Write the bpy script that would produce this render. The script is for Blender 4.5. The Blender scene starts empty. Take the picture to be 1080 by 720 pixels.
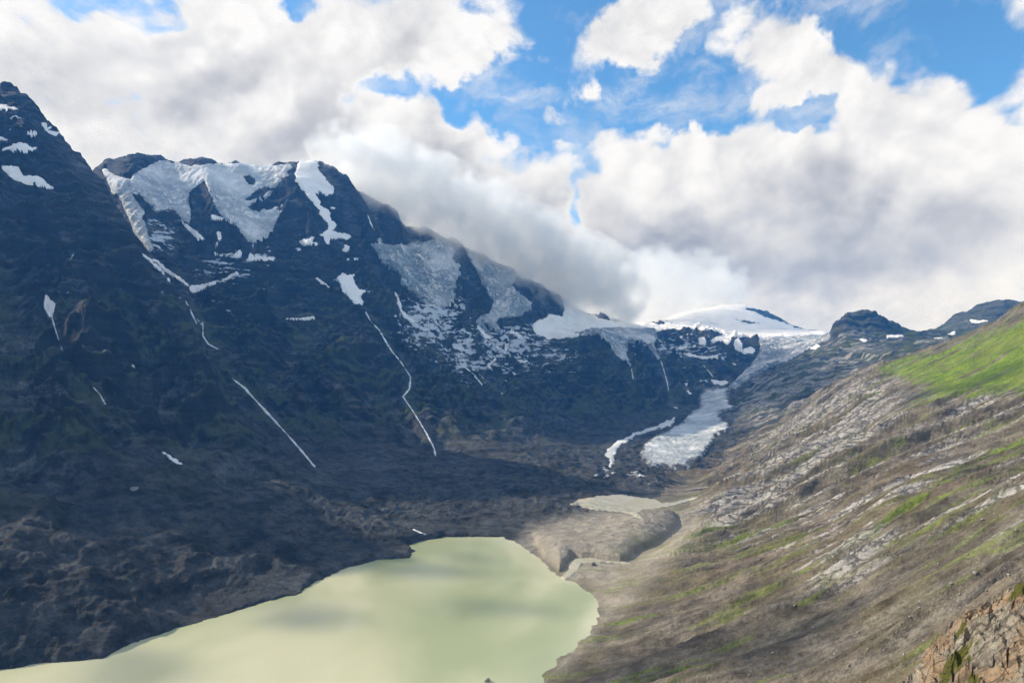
import bpy, math, time
import numpy as np
from mathutils import Vector
T0 = time.time()
CLOUDS = True
Q = 1.0                       # grid quality
rad = math.radians
S = bpy.context.scene
COL = S.collection

# ---------------------------------------------------------------- camera model (photo 1080x720)
F, CX, HY, CAMZ = 680.0, 540.0, 416.0, 300.0
cam_d = bpy.data.cameras.new("camera"); cam = bpy.data.objects.new("camera", cam_d); COL.objects.link(cam)
cam.location = (0, 0, CAMZ); cam.rotation_euler = (rad(90), 0, 0)
cam_d.sensor_width = 36.0; cam_d.lens = F / 1080 * 36.0
cam_d.shift_y = (HY - 360.0) / 1080.0
cam_d.clip_start = 0.5; cam_d.clip_end = 80000
S.camera = cam

# ---------------------------------------------------------------- light
SUN_EL, SUN_AZ = rad(31.5), rad(-72.0)      # azimuth measured from +Y (view) towards +X
sdir = Vector((math.sin(SUN_AZ)*math.cos(SUN_EL), math.cos(SUN_AZ)*math.cos(SUN_EL), math.sin(SUN_EL)))
sl = bpy.data.lights.new("sun", 'SUN'); so = bpy.data.objects.new("sun", sl); COL.objects.link(so)
sl.energy = 5.0; sl.angle = rad(0.6); sl.color = (1.0, 0.94, 0.84)
so.rotation_euler = sdir.to_track_quat('Z', 'Y').to_euler()
so.location = (-3000, 1000, 5000)

# ---------------------------------------------------------------- noise
def _h(ix, iy, seed):
    h = (ix.astype(np.uint32) * np.uint32(374761393) + iy.astype(np.uint32) * np.uint32(668265263) + np.uint32(seed * 974634777 & 0xffffffff))
    h = (h ^ (h >> np.uint32(13))) * np.uint32(1274126177)
    return h ^ (h >> np.uint32(16))
_ang = np.arange(256) / 256 * 2 * np.pi
_gx = np.cos(_ang).astype(np.float32); _gy = np.sin(_ang).astype(np.float32)
def pn(x, y, seed=0):
    x = np.asarray(x, np.float32); y = np.asarray(y, np.float32)
    fx = np.floor(x); fy = np.floor(y)
    ix = fx.astype(np.int32); iy = fy.astype(np.int32)
    dx = x - fx; dy = y - fy
    ux = dx*dx*dx*(dx*(dx*6-15)+10); uy = dy*dy*dy*(dy*(dy*6-15)+10)
    def g(ox, oy):
        h = (_h(ix+ox, iy+oy, seed) & np.uint32(255)).astype(np.int32)
        return _gx[h]*(dx-ox) + _gy[h]*(dy-oy)
    a = g(0,0); b = g(1,0); c = g(0,1); d = g(1,1)
    return (a + ux*(b-a) + uy*((c + ux*(d-c)) - (a + ux*(b-a)))) * 1.5
def fbm(x, y, octv=5, gain=.5, lac=2.03, seed=0):
    s = 0; a = 1.0
    for o in range(octv):
        s = s + a*pn(x, y, seed+o*17); a *= gain; x = x*lac + 3.1; y = y*lac - 1.7
    return s
def ridged(x, y, octv=5, gain=.5, lac=2.05, seed=0):
    s = 0; a = 1.0; w = 1.0
    for o in range(octv):
        n = 1 - np.abs(pn(x, y, seed+o*31)); n = n*n*w
        s = s + a*n; w = np.clip(n*1.6, 0, 1); a *= gain; x = x*lac + 5.3; y = y*lac + 1.9
    return s
def sstep(a, b, x):
    t = np.clip((x-a)/(b-a), 0, 1); return t*t*(3-2*t)

# ---------------------------------------------------------------- polygons
def tl(x0, y0, s, pts): return [(x0 + X/s, y0 + Y/s) for X, Y in pts]
def seg_dist(px, py, pts, closed=True):
    d2 = np.full(px.shape, 1e12, np.float64)
    n = len(pts)
    for i in range(n if closed else n-1):
        ax, ay = pts[i]; bx, by = pts[(i+1) % n]
        ex, ey = bx-ax, by-ay; L = ex*ex+ey*ey + 1e-9
        t = np.clip(((px-ax)*ex + (py-ay)*ey)/L, 0, 1)
        d2 = np.minimum(d2, (px-ax-t*ex)**2 + (py-ay-t*ey)**2)
    return np.sqrt(d2)
def inside(px, py, pts):
    r = np.zeros(px.shape, bool); n = len(pts)
    for i in range(n):
        ax, ay = pts[i]; bx, by = pts[(i+1) % n]
        if ay == by: continue
        c = ((ay > py) != (by > py)) & (px < (bx-ax)*(py-ay)/(by-ay) + ax)
        r ^= c
    return r
def sdpoly(px, py, pts):
    d = seg_dist(px, py, pts); return np.where(inside(px, py, pts), d, -d)

# ---------------------------------------------------------------- terrain control points: (photo x, photo y, distance)
A = [ # dark front peak and its long scree slope
 (0,92,2700),(20,97,2690),(35,112,2680),(60,135,2660),(85,160,2650),(110,188,2620),(125,225,2560),(150,265,2480),(175,300,2400),
 (200,340,2300),(215,365,2230),(240,410,2100),(262,445,1990),
 (0,200,2350),(0,300,2000),(0,400,1500),(0,500,1050),(0,600,790),(100,250,2350),(100,350,1850),(100,450,1400),(60,180,2520),
 (50,260,2200),(50,440,1370),(150,330,2120),(150,400,1750),(150,470,1400),(200,400,1950),(200,450,1650),(200,520,1230),(100,600,850),
 (100,530,1060),(100,680,745),(200,600,950),(200,640,890),(300,560,1170),(300,520,1400),(250,480,1580),(300,610,1010),(400,560,1300),(0,670,730),
 (-100,60,2700),(-200,50,2600),(-330,60,2450),(-1050,-150,1450),(-100,300,1850),(-100,500,980),(-200,600,650),(-200,400,1200),(-200,250,1800),(-400,500,850),
 (-412,-60,2050),(-650,-104,1750),(-850,-128,1550),(-700,500,700),(-1000,300,1000),(-400,650,560),(-800,700,460),  # first points: unseen ridge off the left edge, raised to shade the shore
 (0,180,3300),(60,235,3100),(-150,150,3300),(-400,180,3100),(-800,250,2600),(110,250,2950),(130,300,2850),(150,320,2780),(175,345,2680),(200,375,2560),(225,405,2420),(250,440,2260)]
B = [ # glacier-hung massif
 (160,275,2950),(192,303,2840),(213,345,2700),(235,385,2500),(248,403,2420),(290,450,2180),(330,492,1970),
 (112,169,3700),(145,163,3700),(170,168,3750),(215,167,3850),(250,171,3900),(295,174,3950),(310,167,4000),(330,167,4000),(345,177,3980),
 (365,190,3950),(375,197,4000),(383,207,4050),(400,214,4300),(420,222,4350),(450,243,4450),(480,257,4600),(490,264,4650),(510,266,4800),
 (540,284,5000),(550,291,5050),(575,303,5200),(590,314,5300),(605,324,5600),
 (250,200,3720),(210,215,3500),(265,250,3420),(216,191,3560),(212,225,3320),(225,245,3250),(190,225,3330),(150,210,3300),(130,186,3420),(150,180,3560),(175,195,3600),
 (160,250,3080),(313,178,3900),(300,220,3600),(330,230,3600),(318,255,3420),(345,250,3520),(240,185,3800),(290,190,3850),
 (200,290,3050),(250,300,3120),(300,300,3250),(250,350,2870),(300,340,3000),(300,400,2680),(270,400,2620),(300,450,2350),(350,300,3250),(350,350,3020),(350,400,2750),
 (400,350,3100),(400,400,2800),(400,450,2450),(430,470,2330),(350,460,2300),(350,490,2000),(380,270,3550),(350,215,3800),(365,230,3800),
 (395,240,4000),(405,275,3850),(420,310,3700),(440,340,3560),(470,375,3400),(510,410,3180),(560,440,2900),(460,420,2900),(500,450,2700),
 (460,470,2380),(520,470,2450),
 (430,270,4300),(470,260,4480),(440,290,4200),(480,310,4120),(470,340,3950),(500,355,3900),(490,380,3700),(515,400,3520),
 (495,285,4550),(505,300,4450),(515,327,4320),(485,290,4450),
 (530,290,4850),(540,310,4650),(560,340,4550),(540,350,4400),(540,375,4150),(540,400,3850),(520,320,4600),
 (575,325,5000),(600,335,5250),(600,345,5050),(570,345,4700)]
BUT = [ # prow and cirque wall
 (632,353,4500),(605,357,4480),(580,360,4480),(560,372,4350),(560,395,4000),(600,390,4120),(630,385,4150),(640,400,4020),(600,440,3400),(640,440,3450),(560,420,3350),
 (600,465,2950),(640,455,3150),
 (620,345,5100),(640,346,5300),(660,343,6400),(700,343,6900),(740,344,6950),(650,362,4850),(665,380,4700),(675,362,5000),(690,356,5500),(696,376,4900),
 (640,337,6300),(680,341,6900),
 (720,350,6200),(745,350,6300),(720,380,5400),(700,420,4350),(680,400,4300),(690,440,3750),(740,400,4800),(760,380,5300),(790,372,5500),(800,357,6100),(770,354,6300),
 (850,363,5800),(820,378,5300),(795,392,4850),(775,404,4450),(850,352,6800),(874,351,7000)]
DOME = [(720,329,8300),(760,322,8600),(785,321,8600),(805,326,8500),(822,336,8300),(832,343,8200),(845,348,8000),(870,350,8100),(700,338,8000),
 (760,345,7400),(800,350,7200),(785,335,8000)]
KNOB = [(877,352,4950),(878,346,4930),(885,336,4900),(895,329.5,4900),(910,328,4900),(925,330,4900),(936,340,4850),(944,350,4800),(905,345,4700),(890,358,4500),(925,355,4550),
 (870,362,4650),(850,376,4350),(825,392,4050),(800,412,3700),(780,428,3450),(960,352,4900),(985,354,4800),(900,385,3700),(950,368,4000),(880,400,3350),(850,420,3050),(820,440,2900),(990,362,3800),
 (867,358,5600),(910,352,5600),(945,356,5600)]
FAR = [(985,349,5500),(1000,340,5480),(1006,334,5500),(1020,332,5450),(1030,322,5400),(1050,317.5,5400),(1065,318.5,5400),(1080,319,5400),(1120,322,5400),(1250,330,5400),(1010,352,4800),(1050,348,4800),(1100,350,4700),
 (1030,342,5050)]
VAL = [ # valley floor, moraine, glacier tongue bed
 (480,540,1520),(450,520,1760),(450,490,2080),(540,500,2050),(600,500,2080),(560,480,2350),(640,480,2550),(600,520,1830),(545,532,1640),(575,530,1600),(530,560,1400),(560,565,1370),
 (640,532,1700),(655,520,1880),(680,512,2010),(690,500,2110),(720,460,3000),(740,440,3400),(760,420,3900),(700,475,2700),(660,470,2700),(650,490,2330),(690,455,3050),(710,440,3400),
 (735,490,2350),(760,465,2830),(640,556,1420),(600,560,1370),(680,550,1420),(580,545,1500),(420,545,1480),(360,540,1420),(350,570,1230)]
HILL = [ # right-hand hillside
 (1080,325,1800),(1050,344,1900),(1020,357,2000),(1000,365,2080),(960,379,2230),(930,388,2330),(900,397,2380),(870,424,2320),(840,450,2250),(800,478,2150),(760,503,2010),(730,520,1900),(705,538,1770),
 (868,416,2900),(840,438,2760),(800,468,2620),(760,493,2420),(730,510,2220),
 (1080,400,1250),(1080,450,950),(1000,430,1300),(1000,480,950),(950,420,1600),(900,450,1600),(900,500,1150),(850,480,1650),(850,520,1200),(800,520,1500),(760,550,1350),(720,570,1210),(700,600,1020),(660,625,940),
 (650,660,830),(600,700,728),(700,660,760),(750,620,880),(800,580,950),(850,600,780),(900,560,800),(950,520,800),(1000,540,640),(1080,520,560),(1080,600,380),(1000,620,450),(900,650,530),(850,700,480),
 (950,700,380),(800,650,640),(750,700,590),(1000,700,320),(1080,700,240),(1000,390,1700),(1040,380,1600),
 (1200,272,1650),(1200,450,700),(1200,600,300),(1400,230,1500),(1400,450,500),(1080,365,3000),(1020,368,2900),(1300,330,3000),
 (600,900,340),(800,900,260),(1080,900,140),(1300,800,60),(800,1300,120),(540,1300,180),(1080,1400,60),(1400,1200,35),(300,1500,180),(700,2200,60),(300,2600,60),(-400,1500,170),(-400,2600,60),(1100,2200,30),(500,3500,30)]
HID = [(120,250,4700),(220,250,4800),(310,230,4800),(360,250,4700),(420,290,5200),(480,320,5500),(550,350,6200),(600,365,7000),(100,380,8000),(300,380,8000),(500,390,9000),(-300,380,6000),
 (700,375,10500),(780,370,10500),(850,372,10000),(910,365,7000),(1050,360,7000),(1000,370,9000),(650,375,10000),(640,380,9000),(1200,370,8000),
 (-800,430,12500),(0,430,12500),(500,430,12500),(1000,430,12500),(1400,430,12500),(-1000,380,4500)]
REG = [('A',A),('B',B),('BUT',BUT),('DOME',DOME),('KNOB',KNOB),('FAR',FAR),('VAL',VAL),('HILL',HILL),('HID',HID)]
cp = []; cl = []
for k,(nm,L) in enumerate(REG):
    for p in L: cp.append(p); cl.append(k)
cp = np.array(cp, float); cl = np.array(cl)
def warpuv(u, v): return u*2.2, v*1.25
cu, cv = (cp[:,0]-CX)/F, np.log(cp[:,2]); ct = (HY-cp[:,1])/F
su, sv = warpuv(cu, cv)
def rbf_fit(su, sv, t, smooth=1e-3):
    D = np.hypot(su[:,None]-su[None], sv[:,None]-sv[None])
    n = len(t); M = np.zeros((n+1, n+1)); M[:n,:n] = D - np.eye(n)*smooth; M[:n,n] = 1; M[n,:n] = 1
    return np.linalg.solve(M, np.concatenate([t, [0]]))
def rbf_eval(su, sv, w, qu, qv):
    out = np.full(qu.shape, w[-1], np.float64)
    for i in range(len(su)):
        out += w[i]*np.sqrt((qu-su[i])**2 + (qv-sv[i])**2)
    return out
W = rbf_fit(su, sv, ct)

# ---------------------------------------------------------------- terrain grid
nU = int(1420*Q); 
Ug = np.concatenate([np.linspace(-2.4,-.83,int(150*Q))[:-1], np.linspace(-.83,.83,nU), np.linspace(.83,1.4,int(70*Q))[1:]])
Vg = np.log(np.concatenate([np.geomspace(28,330,int(150*Q))[:-1], np.geomspace(330,2600,int(900*Q))[:-1], np.geomspace(2600,8700,int(880*Q))[:-1], np.geomspace(8700,12500,int(40*Q))]))
cU = np.linspace(Ug[0], Ug[-1], 620); cV = np.linspace(Vg[0], Vg[-1], 520)
qu, qv = warpuv(*np.meshgrid(cU, cV))
tc = rbf_eval(su, sv, W, qu, qv)
def upsample(tc):
    iu = (Ug-cU[0])/(cU[1]-cU[0]); iv = (Vg-cV[0])/(cV[1]-cV[0])
    i0 = np.clip(iu.astype(int),0,len(cU)-2); fu = iu-i0; j0 = np.clip(iv.astype(int),0,len(cV)-2); fv = (iv-j0)[:,None]
    r = tc[:,i0]*(1-fu) + tc[:,i0+1]*fu
    return r[j0]*(1-fv) + r[j0+1]*fv
t = upsample(tc).astype(np.float32)
UU, VV = np.meshgrid(Ug.astype(np.float32), Vg.astype(np.float32))
Y = np.exp(VV); X = UU*Y; Z = CAMZ + t*Y
PX = CX + F*UU
NR, NC = Y.shape
print('rbf', time.time()-T0, Y.shape)
# region by nearest control point with a ragged border (coarse)
lab = np.zeros(qu.shape, np.int32); best = np.full(qu.shape, 1e9)
w1 = .05*fbm(qu*6, qv*6, 3, seed=5); w2 = .05*fbm(qu*6+9, qv*6, 3, seed=6)
for i in range(len(cp)):
    d = (qu+w1-su[i])**2 + (qv+w2-sv[i])**2
    m = d < best; best[m] = d[m]; lab[m] = cl[i]
iu = np.clip(np.round((Ug-cU[0])/(cU[1]-cU[0])).astype(int),0,len(cU)-1); iv = np.clip(np.round((Vg-cV[0])/(cV[1]-cV[0])).astype(int),0,len(cV)-1)
LAB = lab[iv][:,iu]
def soft(names):     # blurred region weight
    m = np.isin(lab, [k for k,(n,_) in enumerate(REG) if n in names]).astype(np.float64)
    for _ in range(3):
        for ax in (0,1):
            m = (np.roll(m,1,ax)+m+np.roll(m,-1,ax)+np.roll(m,2,ax)+np.roll(m,-2,ax))/5
    return upsample(m).astype(np.float32)
wMT = soft(('A','B','BUT','KNOB','FAR','DOME','HID')); wHILL = soft(('HILL',)); wVAL = soft(('VAL',)); wA = soft(('A',))

# ---------------------------------------------------------------- snow and ice outlines, traced on the photo
exec_polys = []
def G(x0,y0,s,*pts): return tl(x0,y0,s,pts)
ICE_B = [(107,179),(113,179),(122,185),(137.5,189.5),(140,185),(150,178),(155,175.5),(169,169.5),(187,172.5),(203,175),(230,172.5),(250,172.5),(263,172),(293,174.5),(307,173),(309,177),(303,182),(306,185),(297,189),(294,194),(283,208),(280,211.5),(278,221),(283,221),(302,214),(290,222.5),(297.5,222.5),(291,235),(287,245),(278,255),(268,257),(258,253),(252,241),(240,235),(236,230),(233,228),(225,215),(222,205),(215,191),(200,203),(199,213),(201,222),(200,237),(195,235),(190,230),(183,222),(173,222),(165,224),(157,222),(153,225),(149,230),(153,235),(156,248),(162.5,263),(158,266),(143,248),(133,225),(125,208),(118,203)]
ICE_B_H = [G(100,155,6,(235,300),(290,298),(315,340),(370,385),(325,405),(290,380)), G(200,155,6,(345,190),(375,183),(420,205),(410,240),(370,240)),
  G(200,155,6,(355,335),(420,280),(440,265),(520,255),(540,268),(490,285),(480,305),(385,340)), G(200,155,6,(370,375),(440,345),(500,345),(490,385),(440,408),(390,400)), G(100,155,6,(198,238),(225,243),(218,258),(202,252))]
ICE_C = G(280,155,6,(205,80),(325,80),(340,120),(330,130),(345,155),(390,210),(440,270),(425,300),(385,315),(345,295),(315,300),(350,345),(345,370),(400,400),(420,420),(405,440),(430,475),(460,490),(440,510),(430,530),(480,545),(530,550),(550,570),(520,590),(410,585),(400,615),(385,615),(365,570),(335,560),(400,520),(395,490),(350,440),(330,390),(260,310),(190,220),(185,150),(205,130))
ICE_D = G(380,230,6,(60,165),(105,160),(105,125),(130,130),(140,160),(200,175),(250,160),(270,172),(330,148),(400,150),(490,135),(520,175),(570,185),(605,215),(580,255),(600,280),(635,300),(620,330),(640,345),(635,370),(610,385),(600,420),(610,440),(590,470),(600,500),(590,540),(620,545),(675,535),(660,590),(610,570),(560,560),(510,570),(450,550),(400,540),(350,500),(340,480),(290,460),(260,420),(250,360),(235,340),(190,335),(160,325),(110,240))
ICE_F = G(470,250,6,(110,60),(180,90),(330,140),(400,170),(450,215),(455,250),(420,300),(445,330),(480,365),(520,400),(545,420),(540,470),(500,480),(480,505),(380,512),(345,515),(320,550),(340,580),(335,610),(280,585),(230,530),(260,580),(310,640),(280,640),(230,590),(180,520),(130,490),(190,515),(230,490),(270,485),(290,450),(297,410),(260,350),(200,230),(150,130))
ICE_F_H = [G(470,250,6,(190,120),(250,95),(325,140),(300,150),(240,145))]
ICE_G = G(470,250,6,(600,315),(650,320),(735,385),(760,440),(745,500),(690,495),(645,478),(640,505),(615,520),(580,520),(560,545),(540,555),(560,600),(620,640),(700,650),(760,640),(900,600),(900,540),(900,480),(830,430),(740,385),(735,370))
PLAT = [(594,316),(605,322),(622,331),(640,338),(662,340),(690,337),(715,329),(740,323),(780,318),(788,322),(800,330),(815,337),(830,340),(838,345),(860,348.5),(878,348.5),(878,356),(840,358),(803,358),(787,356),(770,355),(758,350),(745,348),(723,349),(703,348),(692,351),(660,354),(632.5,352),(615,355),(605,356),(593,357),(577,358),(568,350),(563,342),(566,338),(576,340),(582,335),(593,333),(595,325)]
PLAT_H = [G(560,310,6,(70,185),(110,185),(170,220),(175,245),(120,260),(80,220)), G(780,310,6,(40,92),(120,85),(200,110),(260,150),(295,187),(200,155),(120,125)), G(670,300,6,(90,240),(160,236),(220,246),(150,252)), G(670,300,6,(640,225),(700,232),(780,248),(700,246))]
LOBE = [(600,352),(625,346),(655,345),(690,346),(694,352),(690,365),(697,378),(694,380),(687,370),(677,360),(673,365),(664,362),(661,372),(664,380),(665,389),(653,380),(647,373),(637.5,367),(632.5,352.5),(620,355)]
RAMP = [(800,356),(840,354),(876,352),(876,359),(862,363),(846,373),(830,381),(808,391),(790,401),(775,411),(767,409),(777,399),(790,387),(797,378),(802,368)]
TONG = G(630,390,5,(520,130),(560,105),(620,95),(670,90),(690,88),(682,130),(690,180),(730,195),(700,215),(630,235),(650,265),(690,290),(680,320),(620,350),(605,385),(570,420),(550,460),(510,490),(470,500),(500,520),(440,530),(380,520),(300,515),(245,485),(240,440),(260,390),(330,340),(400,310),(440,270),(480,225),(525,200))
TONG = [(x + (2.5 if x > 712 else -2.5), y) for x, y in TONG]
SIDE = G(630,390,5,(410,250),(400,290),(300,320),(200,350),(120,400),(90,450),(95,480),(70,515),(60,505),(65,475),(40,450),(50,420),(100,380),(180,340),(280,305),(350,275))
big = [(ICE_B,ICE_B_H),(ICE_C,[]),(ICE_D,[]),(ICE_F,ICE_F_H),(ICE_G,[]),(PLAT,PLAT_H),(LOBE,[]),(RAMP,[]),(TONG,[]),(SIDE,[])]

ws = [
 ([(193,306),(196,318),(202,330),(207,340),(206,350)],2.0,"thin double-stranded waterfall dropping below the snow ribbons",None),
 ([(208,337),(214,343),(214,354),(220,363),(230,368)],1.8,"right-hand strand of the double waterfall beside the dark left peak",None),
 ([(236,388),(242,397),(257,408),(277,430),(293,447),(312,468),(332,492)],3.0,"straight white stream slanting down to the valley floor from the deep gully",None),
 ([(385,328),(391,339),(400,348),(407,360),(413,370),(423,382),(433,397),(432,410),(425,418),(438,437),(450,457),(458,473),(460,483)],1.7,"winding thin stream below the tapering snowfield",None),
 ([(63,240),(72,257),(78,267),(63,293),(55,307)],1.2,"faint upper stream on the left peak above the forked snow patch",None),
 ([(54,332),(60,353),(67,373),(70,387)],1.7,"thin waterfall under the forked snow patch of the front slope",None),
 ([(98,408),(105,415),(112,428)],1.6,"short white cascade low on the front slope",None),
 ([(483,365),(494,383)],1.6,"short white trickle above the icefall stream",None),
 ([(488,385),(500,395),(508,405),(517,412),(530,415)],2.0,"white meltwater stream under the grey icefall",None),
 ([(267,257),(266,268)],1.2,"tiny meltwater thread under the hanging glacier",None),
 ([(666,389),(668,400)],1.0,"meltwater thread from the ice lobe's longer tongue",None),
 ([(697,380),(703,400),(708,425)],1.0,"long meltwater thread below the ice lobe's right tongue",None),
 ([(742,385),(752,397)],1.0,"meltwater thread on the cirque wall above the glacier tongue",None),
 ([(436,558),(452,565),(462,568)],2.0,"short pale meltwater stream entering the lake's far left corner",None),
]
GA = "small snow patches high on the dark left peak"; GC = "small snow patches under the snow gully"; GD = "snow patches on the dark cirque wall"; GE = "snow patches on the far right peak"
GB = "snow patches below the hanging glacier"; GI = "snow patches below the icefalls"; GK = "snow patches beside the dark knob"
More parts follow.
